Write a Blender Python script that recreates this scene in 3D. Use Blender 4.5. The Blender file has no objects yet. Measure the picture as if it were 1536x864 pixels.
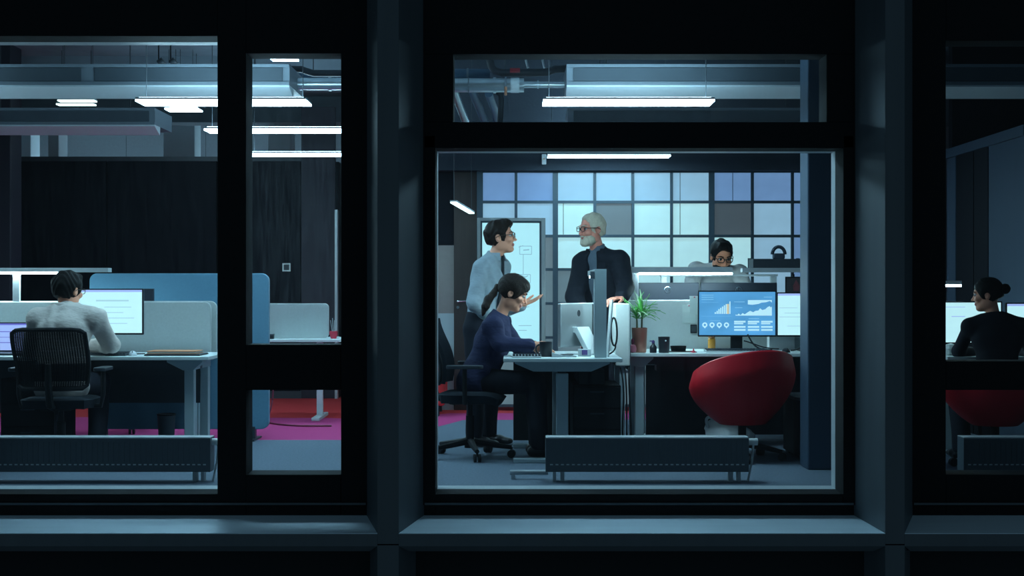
import bpy, bmesh, math, random
import numpy as np
from mathutils import Vector, Matrix
random.seed(7)
PI = math.pi
SC = bpy.context.scene
COL = SC.collection
F = 2032.0          # focal length in pixels of the 1536 px wide frame
CAMZ = 1.2          # lens height above the office floor

# ------------------------------------------------------------------ camera
cam_d = bpy.data.cameras.new('camera')
cam_d.sensor_width = 36.0
cam_d.lens = F / 1536.0 * 36.0
cam_d.shift_y = 3.0 / 1536.0
cam_d.clip_start = 0.05
cam = bpy.data.objects.new('camera', cam_d)
COL.objects.link(cam)
cam.location = (0, 0, CAMZ)
cam.rotation_euler = (PI / 2, 0, 0)
SC.camera = cam

# ------------------------------------------------------------------ world: a dim night sky
w = bpy.data.worlds.new('night_sky')
SC.world = w
w.use_nodes = True
bg = w.node_tree.nodes['Background']
bg.inputs[0].default_value = (0.36, 0.62, 0.80, 1)
bg.inputs[1].default_value = 0.095

# ------------------------------------------------------------------ exposure
SC.view_settings.view_transform = 'Standard'
SC.view_settings.look = 'None'
SC.view_settings.gamma = 1.0
SC.view_settings.use_curve_mapping = False
SC.view_settings.exposure = 0.15
SC.cycles.use_denoising = True
SC.cycles.max_bounces = 10
SC.cycles.transparent_max_bounces = 16
SC.cycles.sample_clamp_indirect = 4.0

LED = 27.0            # radiance of the linear office lamps
LEDC = (0.52, 0.85, 1.0)

# ------------------------------------------------------------------ materials
MATS = {}
def mat(name, col, rough=0.6, metal=0.0, var=0.12, scale=30.0, bump=0.0, bscale=200.0, emit=0.0, ecol=None, spec=0.5, stretch=None, sheen=0.0):
    m = bpy.data.materials.new(name); m.use_nodes = True
    nt = m.node_tree; N = nt.nodes; L = nt.links
    p = N['Principled BSDF']
    p.inputs['Roughness'].default_value = rough
    p.inputs['Metallic'].default_value = metal
    p.inputs['Specular IOR Level'].default_value = min(spec, .2) if rough >= .8 else spec
    if sheen: p.inputs['Sheen Weight'].default_value = sheen
    tc = N.new('ShaderNodeTexCoord')
    mp = N.new('ShaderNodeMapping')
    if stretch: mp.inputs['Scale'].default_value = stretch
    L.new(tc.outputs['Object'], mp.inputs['Vector'])
    no = N.new('ShaderNodeTexNoise'); no.inputs['Scale'].default_value = scale; no.inputs['Detail'].default_value = 4
    L.new(mp.outputs[0], no.inputs['Vector'])
    mx = N.new('ShaderNodeMix'); mx.data_type = 'RGBA'
    a = [max(0, c * (1 - var)) for c in col]; b = [min(1, c * (1 + var)) for c in col]
    mx.inputs[6].default_value = (*a, 1); mx.inputs[7].default_value = (*b, 1)
    L.new(no.outputs[0], mx.inputs[0])
    L.new(mx.outputs[2], p.inputs['Base Color'])
    if bump:
        n2 = N.new('ShaderNodeTexNoise'); n2.inputs['Scale'].default_value = bscale
        L.new(mp.outputs[0], n2.inputs['Vector'])
        bm_ = N.new('ShaderNodeBump'); bm_.inputs['Strength'].default_value = bump; bm_.inputs['Distance'].default_value = 0.01
        L.new(n2.outputs[0], bm_.inputs['Height']); L.new(bm_.outputs[0], p.inputs['Normal'])
    if emit:
        p.inputs['Emission Color'].default_value = (*(ecol or col), 1)
        p.inputs['Emission Strength'].default_value = emit
    MATS[name] = m
    return m

def glass_mat(name, tint=(0.93, 0.97, 1.0), refl=0.05, dirt=0.012, rough=0.0):
    m = bpy.data.materials.new(name); m.use_nodes = True
    nt = m.node_tree; N = nt.nodes; L = nt.links
    N.remove(N['Principled BSDF']); out = N['Material Output']
    tr = N.new('ShaderNodeBsdfTransparent'); tr.inputs[0].default_value = (*tint, 1)
    gl = N.new('ShaderNodeBsdfGlossy'); gl.inputs['Roughness'].default_value = rough
    lw = N.new('ShaderNodeLayerWeight')
    pw5 = N.new('ShaderNodeMath'); pw5.operation = 'POWER'; pw5.inputs[1].default_value = 5.0
    L.new(lw.outputs['Facing'], pw5.inputs[0])
    mu = N.new('ShaderNodeMath'); mu.operation = 'MULTIPLY_ADD'; mu.inputs[1].default_value = .7; mu.inputs[2].default_value = refl * .5
    L.new(pw5.outputs[0], mu.inputs[0])
    cl = N.new('ShaderNodeClamp'); L.new(mu.outputs[0], cl.inputs[0])
    m1 = N.new('ShaderNodeMixShader'); L.new(cl.outputs[0], m1.inputs[0]); L.new(tr.outputs[0], m1.inputs[1]); L.new(gl.outputs[0], m1.inputs[2])
    last = m1
    if dirt:
        tc = N.new('ShaderNodeTexCoord'); mp = N.new('ShaderNodeMapping'); mp.inputs['Scale'].default_value = (38, 1, 3.0)
        L.new(tc.outputs['Object'], mp.inputs[0])
        no = N.new('ShaderNodeTexNoise'); no.inputs['Scale'].default_value = 1.6; no.inputs['Detail'].default_value = 6; no.inputs['Roughness'].default_value = 0.7
        L.new(mp.outputs[0], no.inputs['Vector'])
        rp = N.new('ShaderNodeMapRange'); rp.inputs[1].default_value = 0.35; rp.inputs[2].default_value = 0.75; rp.inputs[4].default_value = dirt
        L.new(no.outputs[0], rp.inputs[0])
        tl = N.new('ShaderNodeBsdfTranslucent'); tl.inputs[0].default_value = (0.8, 0.9, 1, 1)
        m2 = N.new('ShaderNodeMixShader'); L.new(rp.outputs[0], m2.inputs[0]); L.new(m1.outputs[0], m2.inputs[1]); L.new(tl.outputs[0], m2.inputs[2])
        last = m2
    L.new(last.outputs[0], out.inputs[0])
    MATS[name] = m
    return m

def emis(name, col, s, var=0.04, scale=6.0):
    m = bpy.data.materials.new(name); m.use_nodes = True
    nt = m.node_tree; N = nt.nodes; L = nt.links
    p = N['Principled BSDF']; p.inputs['Base Color'].default_value = (*[c * .3 for c in col], 1); p.inputs['Roughness'].default_value = .35
    no = N.new('ShaderNodeTexNoise'); no.inputs['Scale'].default_value = scale
    mx = N.new('ShaderNodeMix'); mx.data_type = 'RGBA'
    mx.inputs[6].default_value = (*[c * (1 - var) for c in col], 1); mx.inputs[7].default_value = (*[min(1, c * (1 + var)) for c in col], 1)
    L.new(no.outputs[0], mx.inputs[0]); L.new(mx.outputs[2], p.inputs['Emission Color'])
    p.inputs['Emission Strength'].default_value = s
    MATS[name] = m
    return m

# facade
mat('frame_black', (0.012, 0.014, 0.016), .8, var=.2, spec=.2)
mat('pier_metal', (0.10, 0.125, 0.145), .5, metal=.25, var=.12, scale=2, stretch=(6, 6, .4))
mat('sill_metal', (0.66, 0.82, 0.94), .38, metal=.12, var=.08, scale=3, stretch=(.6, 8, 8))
mat('spandrel', (0.02, 0.024, 0.027), .8)
mat('frame_inner', (0.42, 0.47, 0.50), .5, var=.06)
glass_mat('window_glass', refl=.03, dirt=.003)
glass_mat('dirty_glass', refl=.03, dirt=.016)
# room
mat('carpet_grey', (0.13, 0.17, 0.22), .95, var=.35, scale=60, bump=.3, bscale=400)
mat('carpet_magenta', (0.50, 0.055, 0.21), .95, var=.15, scale=60, bump=.3, bscale=400)
mat('carpet_red', (0.55, 0.04, 0.045), .95, var=.15, scale=60, bump=.3, bscale=400)
mat('concrete', (0.20, 0.24, 0.28), .9, var=.25, scale=4, bump=.15, bscale=40)
mat('concrete_dark', (0.035, 0.045, 0.06), .9, var=.25, scale=4, bump=.15, bscale=40)
mat('column_paint', (0.040, 0.075, 0.12), .55, var=.1, scale=3, stretch=(5, 5, .5))
mat('wall_dark', (0.0045, 0.006, 0.010), .6, spec=.12, var=.2, scale=3)
mat('wall_purple', (0.014, 0.012, 0.024), .6, var=.15, scale=3)
mat('wood_dark', (0.032, 0.022, 0.020), .45, var=.4, scale=5, stretch=(8, 8, .5))
mat('beige_panel', (0.22, 0.20, 0.19), .7)
mat('wall_inner', (0.22, 0.25, 0.28), .85)
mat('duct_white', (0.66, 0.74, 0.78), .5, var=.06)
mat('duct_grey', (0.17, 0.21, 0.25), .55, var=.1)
mat('duct_panel', (0.055, 0.075, 0.095), .6, var=.2, scale=12)
mat('galvanised', (0.55, 0.62, 0.66), .32, metal=.9, var=.2, scale=8)
mat('pipe_black', (0.012, 0.018, 0.026), .6)
mat('pipe_blue', (0.05, 0.11, 0.18), .5)
mat('orange_paint', (0.6, 0.25, 0.14), .5)
mat('red_paint', (0.3, 0.02, 0.03), .5)
mat('lamp_alu', (0.55, 0.60, 0.63), .4, metal=.4, var=.05)
emis('led', LEDC, LED)
emis('led_desk', (0.66, 0.95, 1.0), 42.0)
emis('green_glow', (0.70, 1.0, 0.88), 3.0)
# furniture
mat('desk_white', (0.62, 0.70, 0.71), .45, var=.04)
mat('desk_leg', (0.36, 0.45, 0.48), .5, var=.06)
mat('leg_white', (0.60, 0.68, 0.70), .45, var=.05)
mat('fabric_grey', (0.46, 0.51, 0.51), .95, var=.1, scale=80, bump=.3, bscale=500, sheen=.2)
mat('fabric_white', (0.64, 0.70, 0.69), .95, var=.08, scale=80, bump=.3, bscale=500)
mat('fabric_blue', (0.12, 0.27, 0.39), .95, var=.1, scale=80, bump=.3, bscale=500, sheen=.2)
mat('fabric_edge', (0.10, 0.15, 0.18), .9)
mat('plastic_black', (0.010, 0.012, 0.015), .55, spec=.25)
mat('plastic_dark', (0.035, 0.045, 0.055), .5)
mat('steel_dark', (0.045, 0.057, 0.07), .45, metal=.4)
mat('chrome', (0.65, 0.70, 0.74), .2, metal=1.0)
mat('mesh_black', (0.008, 0.010, 0.013), .8, spec=.2)
mat('chair_fabric', (0.014, 0.020, 0.028), .9, bump=.2)
mat('red_shell', (0.50, 0.006, 0.018), .5, var=.08, spec=.3)
mat('silver', (0.42, 0.46, 0.48), .35, metal=.7, var=.05)
mat('monitor_back', (0.018, 0.026, 0.042), .5, var=.1)
mat('monitor_white', (0.6, 0.66, 0.68), .4, var=.04)
mat('radiator', (0.06, 0.085, 0.105), .5, var=.06)
mat('radiator_groove', (0.045, 0.06, 0.07), .6)
mat('valve_white', (0.7, 0.75, 0.76), .4)
mat('copper', (0.60, 0.26, 0.19), .32, metal=.5, var=.15)
mat('soil', (0.04, 0.03, 0.02), .95)
mat('leaf_green', (0.12, 0.50, 0.10), .45, var=.5, scale=12)
mat('leaf_pale', (0.42, 0.62, 0.38), .45, var=.3, scale=12)
mat('stem_brown', (0.14, 0.17, 0.10), .7)
mat('pink', (0.60, 0.18, 0.24), .5)
mat('maroon', (0.18, 0.02, 0.05), .5)
mat('purple', (0.10, 0.06, 0.22), .5)
mat('ceramic_black', (0.018, 0.024, 0.032), .3)
mat('paper', (0.72, 0.80, 0.77), .8, var=.03)
mat('leather_brown', (0.60, 0.24, 0.10), .5, var=.2, scale=15)
mat('amber', (0.75, 0.32, 0.04), .3)
mat('mouse_white', (0.6, 0.65, 0.68), .3)
mat('cable_black', (0.012, 0.014, 0.018), .5)
mat('cable_white', (0.5, 0.55, 0.57), .5)
mat('red_small', (0.6, 0.03, 0.07), .5)
mat('photo_dark', (0.05, 0.045, 0.05), .5, var=.5, scale=20)
mat('photo_red', (0.20, 0.05, 0.06), .5, var=.6, scale=25)
mat('bag_dark', (0.05, 0.07, 0.10), .7)
mat('shelf_dark', (0.045, 0.06, 0.075), .6)
mat('bag_white', (0.45, 0.50, 0.53), .5, bump=.6, bscale=25)
mat('mullion', (0.045, 0.075, 0.10), .5, var=.08)
# screens
emis('screen_white', (0.56, 0.88, 0.90), 0.92)
emis('screen_line', (0.42, 0.70, 0.74), 0.85)
emis('screen_lilac', (0.40, 0.52, 0.92), 0.85)
emis('screen_violet', (0.16, 0.16, 0.60), 0.8)
emis('board_glow', (0.50, 0.90, 0.95), 0.80)
emis('board_line', (0.30, 0.56, 0.64), 0.8)
emis('dash_blue', (0.10, 0.36, 0.66), 0.85, var=.45, scale=2.2)
emis('dash_pale', (0.55, 0.86, 0.95), 0.85)
emis('dash_mid', (0.24, 0.56, 0.80), 0.85)
emis('dash_gold', (0.80, 0.66, 0.40), 0.75)
# lit frosted panes of the glazed partition
for nm, c, s in (('pane_bright', (0.56, 0.90, 0.93), .66), ('pane_cool', (0.40, 0.66, 0.84), .56), ('pane_blue', (0.24, 0.43, 0.74), .50),
                 ('pane_grey', (0.20, 0.27, 0.30), .5), ('pane_dim', (0.10, 0.13, 0.15), .5), ('pane_low', (0.16, 0.24, 0.27), .6)):
    emis(nm, c, s, var=.12, scale=3.0)
# people
mat('skin_light', (0.95, 0.41, 0.26), .5, var=.08, scale=25)
mat('skin_pink', (0.93, 0.35, 0.25), .5, var=.1, scale=25)
mat('skin_tan', (0.76, 0.30, 0.17), .5, var=.08, scale=25)
mat('lip', (0.62, 0.22, 0.18), .5)
mat('hair_black', (0.006, 0.0055, 0.005), .5, spec=.10, var=.6, scale=60, bump=.5, bscale=180)
mat('hair_brown', (0.017, 0.010, 0.007), .42, spec=.16, var=.6, scale=60, bump=.5, bscale=180)
mat('hair_grey', (0.42, 0.43, 0.41), .55, var=.3, scale=60, bump=.5, bscale=180)
mat('hair_pale', (0.82, 0.68, 0.52), .6, var=.3, scale=60, bump=.6, bscale=180)
mat('eye_white', (0.6, 0.6, 0.6), .3)
mat('eye_dark', (0.02, 0.015, 0.012), .3)
mat('jacket_grey', (0.62, 0.56, 0.52), .9, var=.12, scale=70, bump=.9, bscale=17, stretch=(.8, .8, 1.6))
mat('shirt_blue', (0.34, 0.41, 0.46), .85, var=.1, scale=40, bump=.9, bscale=19, stretch=(.8, .8, 1.6))
mat('shirt_white', (0.60, 0.60, 0.60), .85, var=.08, bump=.7, bscale=19)
mat('jacket_navy', (0.022, 0.026, 0.070), .8, var=.15, scale=50, bump=.9, bscale=17, stretch=(.8, .8, 1.6))
mat('jacket_black', (0.011, 0.014, 0.022), .8, var=.2, scale=50, bump=.8, bscale=15, stretch=(.8, .8, 1.6))
mat('turtleneck', (0.13, 0.17, 0.22), .95, var=.15, scale=90, bump=.3, bscale=300)
mat('top_dark', (0.010, 0.012, 0.020), .85)
mat('trousers_dark', (0.012, 0.015, 0.024), .85)
mat('shoe_black', (0.010, 0.010, 0.012), .4)
mat('tie_dark', (0.012, 0.016, 0.022), .6, var=.9, scale=45)
mat('glasses_brown', (0.05, 0.025, 0.015), .35)
mat('glasses_black', (0.008, 0.008, 0.010), .35)
mat('watch_dark', (0.02, 0.02, 0.022), .3)
glass_mat('lens_glass', refl=.03, dirt=0)
glass_mat('dark_glass', tint=(.25, .29, .36), refl=.05, dirt=0)

# ------------------------------------------------------------------ helpers
def X(px, Y): return (px - 768.0) * Y / F      # picture column -> metres at distance Y
def Z(py, Y): return CAMZ - (py - 435.0) * Y / F

class MB:
    def __init__(s): s.v = []; s.f = []; s.m = []; s.mi = 0
    def add(s, vs, fs):
        o = len(s.v); s.v += [tuple(v) for v in vs]
        s.f += [tuple(i + o for i in f) for f in fs]; s.m += [s.mi] * len(fs); return s
    def bx(s, x0, x1, y0, y1, z0, z1, R=None, c=None):
        vs = [(x, y, z) for x in (x0, x1) for y in (y0, y1) for z in (z0, z1)]
        if R is not None:
            c = Vector(c or ((x0 + x1) / 2, (y0 + y1) / 2, (z0 + z1) / 2)); vs = [c + R @ (Vector(v) - c) for v in vs]
        return s.add(vs, [(0, 1, 3, 2), (4, 6, 7, 5), (0, 4, 5, 1), (2, 3, 7, 6), (0, 2, 6, 4), (1, 5, 7, 3)])
    def cyl(s, a, b, ra, rb=None, n=16):
        a = Vector(a); b = Vector(b); rb = ra if rb is None else rb
        d = (b - a).normalized(); u = d.orthogonal().normalized(); w_ = d.cross(u)
        A = [a + (u * math.cos(2 * PI * i / n) + w_ * math.sin(2 * PI * i / n)) * ra for i in range(n)]
        B = [b + (u * math.cos(2 * PI * i / n) + w_ * math.sin(2 * PI * i / n)) * rb for i in range(n)]
        return s.add(A + B, [(i, (i + 1) % n, n + (i + 1) % n, n + i) for i in range(n)] + [tuple(range(n))[::-1], tuple(range(n, 2 * n))])
    def tube(s, pts, r, n=8, closed=False):
        P = [Vector(p) for p in pts]; k = len(P); rings = []
        u = None
        for i in range(k):
            if closed: d = (P[(i + 1) % k] - P[i - 1])
            else: d = P[min(i + 1, k - 1)] - P[max(i - 1, 0)]
            d.normalize()
            if u is None: u = d.orthogonal().normalized()
            else:
                u = (u - d * u.dot(d))
                u = u.normalized() if u.length > 1e-6 else d.orthogonal().normalized()
            w_ = d.cross(u); rr = r[i] if isinstance(r, (list, tuple)) else r
            rings.append([P[i] + (u * math.cos(2 * PI * j / n) + w_ * math.sin(2 * PI * j / n)) * rr for j in range(n)])
        vs = [v for R_ in rings for v in R_]; fs = []
        for i in range(k if closed else k - 1):
            i2 = (i + 1) % k
            for j in range(n): fs.append((i * n + j, i * n + (j + 1) % n, i2 * n + (j + 1) % n, i2 * n + j))
        if not closed: fs += [tuple(range(n))[::-1], tuple(range((k - 1) * n, k * n))]
        return s.add(vs, fs)
    def lathe(s, prof, c=(0, 0, 0), n=24):
        vs = [(c[0] + r * math.cos(2 * PI * j / n), c[1] + r * math.sin(2 * PI * j / n), c[2] + z) for r, z in prof for j in range(n)]
        k = len(prof); fs = [(i * n + j, i * n + (j + 1) % n, (i + 1) * n + (j + 1) % n, (i + 1) * n + j) for i in range(k - 1) for j in range(n)]
        if prof[0][0] > 1e-5: fs.append(tuple(range(n))[::-1])
        if prof[-1][0] > 1e-5: fs.append(tuple(range((k - 1) * n, k * n)))
        return s.add(vs, fs)
    def prism(s, poly, plane, d0, d1):
        n = len(poly)
        def mk(p, d): return {'xz': (p[0], d, p[1]), 'xy': (p[0], p[1], d), 'yz': (d, p[0], p[1])}[plane]
        vs = [mk(p, d0) for p in poly] + [mk(p, d1) for p in poly]
        return s.add(vs, [tuple(range(n))[::-1], tuple(range(n, 2 * n))] + [(i, (i + 1) % n, n + (i + 1) % n, n + i) for i in range(n)])
    def sheet(s, rows, thick=0.0):
        # rows: grid of points; thick > 0 closes it into a shell along the averaged normal
        R_ = len(rows); C_ = len(rows[0]); P = np.array([[tuple(p) for p in r] for r in rows], float)
        fs = [(i * C_ + j, i * C_ + j + 1, (i + 1) * C_ + j + 1, (i + 1) * C_ + j) for i in range(R_ - 1) for j in range(C_ - 1)]
        if not thick: return s.add(P.reshape(-1, 3), fs)
        du = np.gradient(P, axis=0); dv = np.gradient(P, axis=1); nn = np.cross(du, dv); nn /= (np.linalg.norm(nn, axis=2, keepdims=True) + 1e-9)
        Q = P + nn * thick; o = R_ * C_
        g = [tuple(o + i for i in f[::-1]) for f in fs]
        rim = [i for i in range(C_)] + [i * C_ + C_ - 1 for i in range(1, R_)] + [(R_ - 1) * C_ + j for j in range(C_ - 2, -1, -1)] + [i * C_ for i in range(R_ - 2, 0, -1)]
        e = [(rim[i], o + rim[i], o + rim[(i + 1) % len(rim)], rim[(i + 1) % len(rim)]) for i in range(len(rim))]
        return s.add(list(P.reshape(-1, 3)) + list(Q.reshape(-1, 3)), fs + g + e)
    def mesh(s, name, mats, bevel=0.0, smooth=False, seg=2):
        me = bpy.data.meshes.new(name)
        me.from_pydata(s.v, [], s.f); me.update()
        for m in (mats if isinstance(mats, (list, tuple)) else [mats]): me.materials.append(MATS[m])
        if len(me.materials) > 1: me.polygons.foreach_set('material_index', s.m)
        b = bmesh.new(); b.from_mesh(me)
        bmesh.ops.recalc_face_normals(b, faces=b.faces)
        if bevel:
            ed = [e for e in b.edges if len(e.link_faces) == 2 and e.calc_face_angle(0) > .5]
            bmesh.ops.bevel(b, geom=ed, offset=bevel, segments=seg, profile=.5, affect='EDGES', clamp_overlap=True)
        b.to_mesh(me); b.free()
        if smooth:
            me.polygons.foreach_set('use_smooth', [True] * len(me.polygons))
            try: me.set_sharp_from_angle(angle=math.radians(40))
            except Exception: pass
        return me
    def obj(s, name, mats, parent=None, bevel=0.0, smooth=False, seg=2):
        o = bpy.data.objects.new(name, s.mesh(name, mats, bevel, smooth, seg)); COL.objects.link(o)
        if parent is not None: o.parent = parent; o.matrix_parent_inverse = Matrix.Identity(4)
        return o

def B(*a, **k): return MB().bx(*a, **k)
def rrect(x0, x1, z0, z1, r, n=5, corners=(1, 1, 1, 1)):
    # corner order: bottom left, bottom right, top right, top left
    out = []
    for k, (cx, cz, a0) in enumerate(((x0 + r, z0 + r, PI), (x1 - r, z0 + r, 1.5 * PI), (x1 - r, z1 - r, 0), (x0 + r, z1 - r, .5 * PI))):
        if corners[k]: out += [(cx + r * math.cos(a0 + .5 * PI * i / n), cz + r * math.sin(a0 + .5 * PI * i / n)) for i in range(n + 1)]
        else: out.append(((x0, z0), (x1, z0), (x1, z1), (x0, z1))[k])
    return out
def tag(o, label=None, cat=None, group=None, kind=None):
    if label: o['label'] = label
    if cat: o['category'] = cat
    if group: o['group'] = group
    if kind: o['kind'] = kind
    return o
def thing(name, label, cat, loc=(0, 0, 0), rz=0.0, group=None, kind=None):
    o = bpy.data.objects.new(name, None); COL.objects.link(o)
    o.empty_display_size = .1; o.location = loc; o.rotation_euler = (0, 0, rz)
    return tag(o, label, cat, group, kind)
def struct(name, label=None, loc=(0, 0, 0)):
    o = bpy.data.objects.new(name, None); COL.objects.link(o); o.location = loc
    return tag(o, label, None, None, 'structure')
def share(name, src, loc, parent, rz=0.0, scale=None):
    o = bpy.data.objects.new(name, src.data); COL.objects.link(o); o.parent = parent; o.location = loc; o.rotation_euler = (0, 0, rz)
    if scale: o.scale = scale
    return o
def copy_tree(o, parent=None):
    c = o.copy(); COL.objects.link(c); c.parent = parent
    for ch in list(o.children): copy_tree(ch, c)
    return c
def arc(c, r, a0, a1, n, plane='xz'):
    out = []
    for i in range(n + 1):
        a = a0 + (a1 - a0) * i / n; p, q = r * math.cos(a), r * math.sin(a)
        out.append({'xz': (c[0] + p, c[1], c[2] + q), 'xy': (c[0] + p, c[1] + q, c[2]), 'yz': (c[0], c[1] + p, c[2] + q)}[plane])
    return out
def bez(p0, p1, p2, p3, n=12):
    p0, p1, p2, p3 = map(Vector, (p0, p1, p2, p3)); o = []
    for i in range(n + 1):
        t = i / n; u = 1 - t; o.append(p0 * u**3 + p1 * 3 * u * u * t + p2 * 3 * u * t * t + p3 * t**3)
    return o
# ================================================================== FACADE
YF = 7.9                      # front face of the window frames
def fx(px): return X(px, YF)
def fz(py): return Z(py, YF)
TOPZ = 3.25
def window(n, label, members, panes, inner):
    w_ = struct('window_%d' % n, label)
    for nm, a, b, c, d in members:      # px left, px right, py top, py bottom of a frame member
        B(fx(a), fx(b), YF, 8.10, fz(d), fz(c)).obj(nm, 'frame_black', w_, bevel=.004)
    for a, b, c, d, m in panes:         # the pane sits back in its rebate
        B(fx(a) - .012, fx(b) + .012, 7.995, 8.007, fz(d) - .012, fz(c) + .012).obj('pane', m, w_)
    for a, b, c, d in inner:            # pale inner lining of the opening
        x0, x1, z0, z1 = fx(a), fx(b), fz(d), fz(c)
        t = .012
        B(x0 - t, x0, 8.10, 8.20, z0, z1).obj('jamb_lining', 'frame_inner', w_)
        B(x1, x1 + t, 8.10, 8.20, z0, z1).obj('jamb_lining', 'frame_inner', w_)
        B(x0 - t, x1 + t, 8.10, 8.20, z1, z1 + t).obj('head_lining', 'frame_inner', w_)
        B(x0 - t, x1 + t, 8.10, 8.24, z0 - t, z0).obj('inner_sill', 'frame_inner', w_)
    return w_
T = -85                                      # picture row of the head of the frames
window(1, 'wide black framed office window with a narrow opening sash beside it',
       [('stile', -96, -62, T, 773), ('top_rail', -62, 326, T, 54), ('bottom_rail', -62, 326, 741, 773), ('mullion', 326, 369, T, 773),
        ('top_rail', 369, 512, T, 80), ('transom_rail', 369, 511, 517, 585), ('bottom_rail', 369, 511, 712, 773), ('stile', 511.5, 550, T, 773)],
       [(-62, 326, 54, 741, 'window_glass'), (369, 511.5, 80, 517, 'dirty_glass'), (369, 511, 585, 712, 'window_glass')],
       [(-62, 326, 54, 741)])
window(2, 'tall black framed centre window with a low transom light on top',
       [('stile', 636, 653, 203, 773), ('stile', 1265, 1281, 203, 773), ('bottom_rail', 653, 1265, 741, 773), ('transom_rail', 636, 1281, 183, 222),
        ('top_rail', 636, 1281, T, 81), ('stile', 636, 680, 81, 183), ('stile', 1240, 1281, 81, 183)],
       [(653, 1265, 222, 741, 'window_glass'), (680, 1240, 81, 183, 'dirty_glass')],
       [(653, 1265, 222, 741)])
window(3, 'black framed dim office window at the picture edge past the second pier',
       [('stile', 1369, 1419, T, 773), ('top_rail', 1419, 1561, T, 61), ('transom_rail', 1419, 1561, 542, 585), ('bottom_rail', 1419, 1561, 712, 773),
        ('mullion', 1561, 1606, T, 773), ('top_rail', 1606, 1980, T, 54), ('bottom_rail', 1606, 1980, 741, 773), ('stile', 1980, 2014, T, 773)],
       [(1419, 1561, 61, 542, 'window_glass'), (1419, 1561, 585, 712, 'window_glass'), (1606, 1980, 54, 741, 'window_glass')], [])
# thin step line round the centre frame
tr = struct('trim_1', 'thin raised edge bead round the window frames')
for a, b in ((636, 1281), (-96, 550), (1369, 2014)):
    B(fx(a), fx(b), YF - .012, YF, fz(757), fz(754)).obj('bead', 'pier_metal', tr)
for a in (550, 636, 1281, 1369):
    B(fx(a) - .004, fx(a) + .004, YF - .012, YF, fz(757), TOPZ).obj('bead', 'frame_black', tr)

# splayed piers: wide at the frames, narrow at the front
YP = 7.6
def pier(pa, pb, qa, qb, n, label):
    p = struct('pillar_%d' % n, label)
    for z0, z1 in ((-1.6, -.232), (-.226, TOPZ)):
        MB().prism([(X(pa, YF), YF + .1), (X(pa, YF), YF), (X(qa, YP), YP), (X(qb, YP), YP), (X(pb, YF), YF), (X(pb, YF), YF + .1)], 'xy', z0, z1).obj('cladding', 'pier_metal', p, bevel=.003)
    return p
pier(550, 636, 566, 598, 1, 'splayed metal pier between the wide window and the centre window')
pier(1281, 1369, 1328, 1357, 2, 'splayed metal pier between the centre window and the dim window')
pier(550 - 732, 636 - 732, 566 - 760, 598 - 760, 3, 'splayed metal pier at the end of the wide window')
pier(1281 + 732, 1369 + 732, 1328 + 760, 1357 + 760, 4, 'splayed metal pier at the end of the dim window')
# sloping outer sills
def sill(bx0, bx1, fx0, fx1, n, label):
    s_ = struct('sill_%d' % n, label)
    a0, a1 = X(bx0, YF), X(bx1, YF); c0, c1 = X(fx0, YP), X(fx1, YP)
    zb, zf, zl = -.114, -.165, -.277
    MB().add([(a0, YF, zb), (a1, YF, zb), (c1, YP, zf), (c0, YP, zf), (c1, YP, zf - .004), (c0, YP, zf - .004), (a0, YF, zf - .02), (a1, YF, zf - .02)],
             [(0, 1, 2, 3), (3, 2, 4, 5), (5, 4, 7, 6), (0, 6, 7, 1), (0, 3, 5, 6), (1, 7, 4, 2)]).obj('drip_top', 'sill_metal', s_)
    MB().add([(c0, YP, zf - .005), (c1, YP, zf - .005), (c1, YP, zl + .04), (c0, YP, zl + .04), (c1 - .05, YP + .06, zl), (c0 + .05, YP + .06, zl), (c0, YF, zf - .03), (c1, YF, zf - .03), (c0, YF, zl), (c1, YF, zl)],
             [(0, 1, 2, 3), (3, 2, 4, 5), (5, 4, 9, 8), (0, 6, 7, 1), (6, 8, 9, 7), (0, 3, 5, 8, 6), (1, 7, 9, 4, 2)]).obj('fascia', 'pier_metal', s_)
    return s_
sill(-96, 550, -162, 566, 1, 'sloping metal sill under the wide window')
sill(636, 1281, 598, 1328, 2, 'sloping metal sill under the centre window')
sill(1369, 2014, 1357, 2088, 3, 'sloping metal sill under the dim window')
wf = struct('wall_front', 'dark spandrel wall under and over the office windows')
B(-4.3, 5.95, 7.80, 8.05, -1.8, -.20).obj('spandrel_panel', 'spandrel', wf)
B(-4.6, 6.2, YF, 8.2, TOPZ - .02, 4.2).obj('header_panel', 'spandrel', wf)
B(-4.6, 6.2, 8.05, 8.2, -.3, -.008).obj('slab_edge', 'spandrel', wf)
B(-4.6, X(-90, YF), YF + .05, 8.2, -.3, TOPZ).obj('end_panel', 'spandrel', wf)
B(X(2010, YF), 6.2, YF + .05, 8.2, -.3, TOPZ).obj('end_panel', 'spandrel', wf)

# ================================================================== ROOM SHELL
CEIL = 3.6
YB = 20.0
fl = struct('floor', 'office floor with grey, magenta and red carpet')
B(-7.4, 6.4, 8.05, YB, -.10, -.004).obj('screed', 'carpet_grey', fl)
MB().prism([(-7.4, 8.2), (6.4, 8.2), (6.4, YB), (2.2, YB), (2.2, 12.6), (-.45, 12.5), (-1.0, 10.84), (-7.4, 10.84)], 'xy', -.004, 0).obj('grey_carpet', 'carpet_grey', fl)
MB().prism([(-7.4, 10.84), (-1.0, 10.84), (-.45, 12.5), (2.2, 12.6), (2.2, 13.2), (-.6, 13.2), (-1.2, 12.5), (-1.7, 12.7), (-7.4, 12.9)], 'xy', -.004, 0).obj('magenta_carpet', 'carpet_magenta', fl)
MB().prism([(-7.4, 12.9), (-1.7, 12.7), (-1.2, 12.5), (-.6, 13.2), (2.2, 13.2), (2.2, YB), (-7.4, YB)], 'xy', -.004, 0).obj('red_carpet', 'carpet_red', fl)
ce = struct('ceiling', 'raw concrete office ceiling slab')
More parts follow.
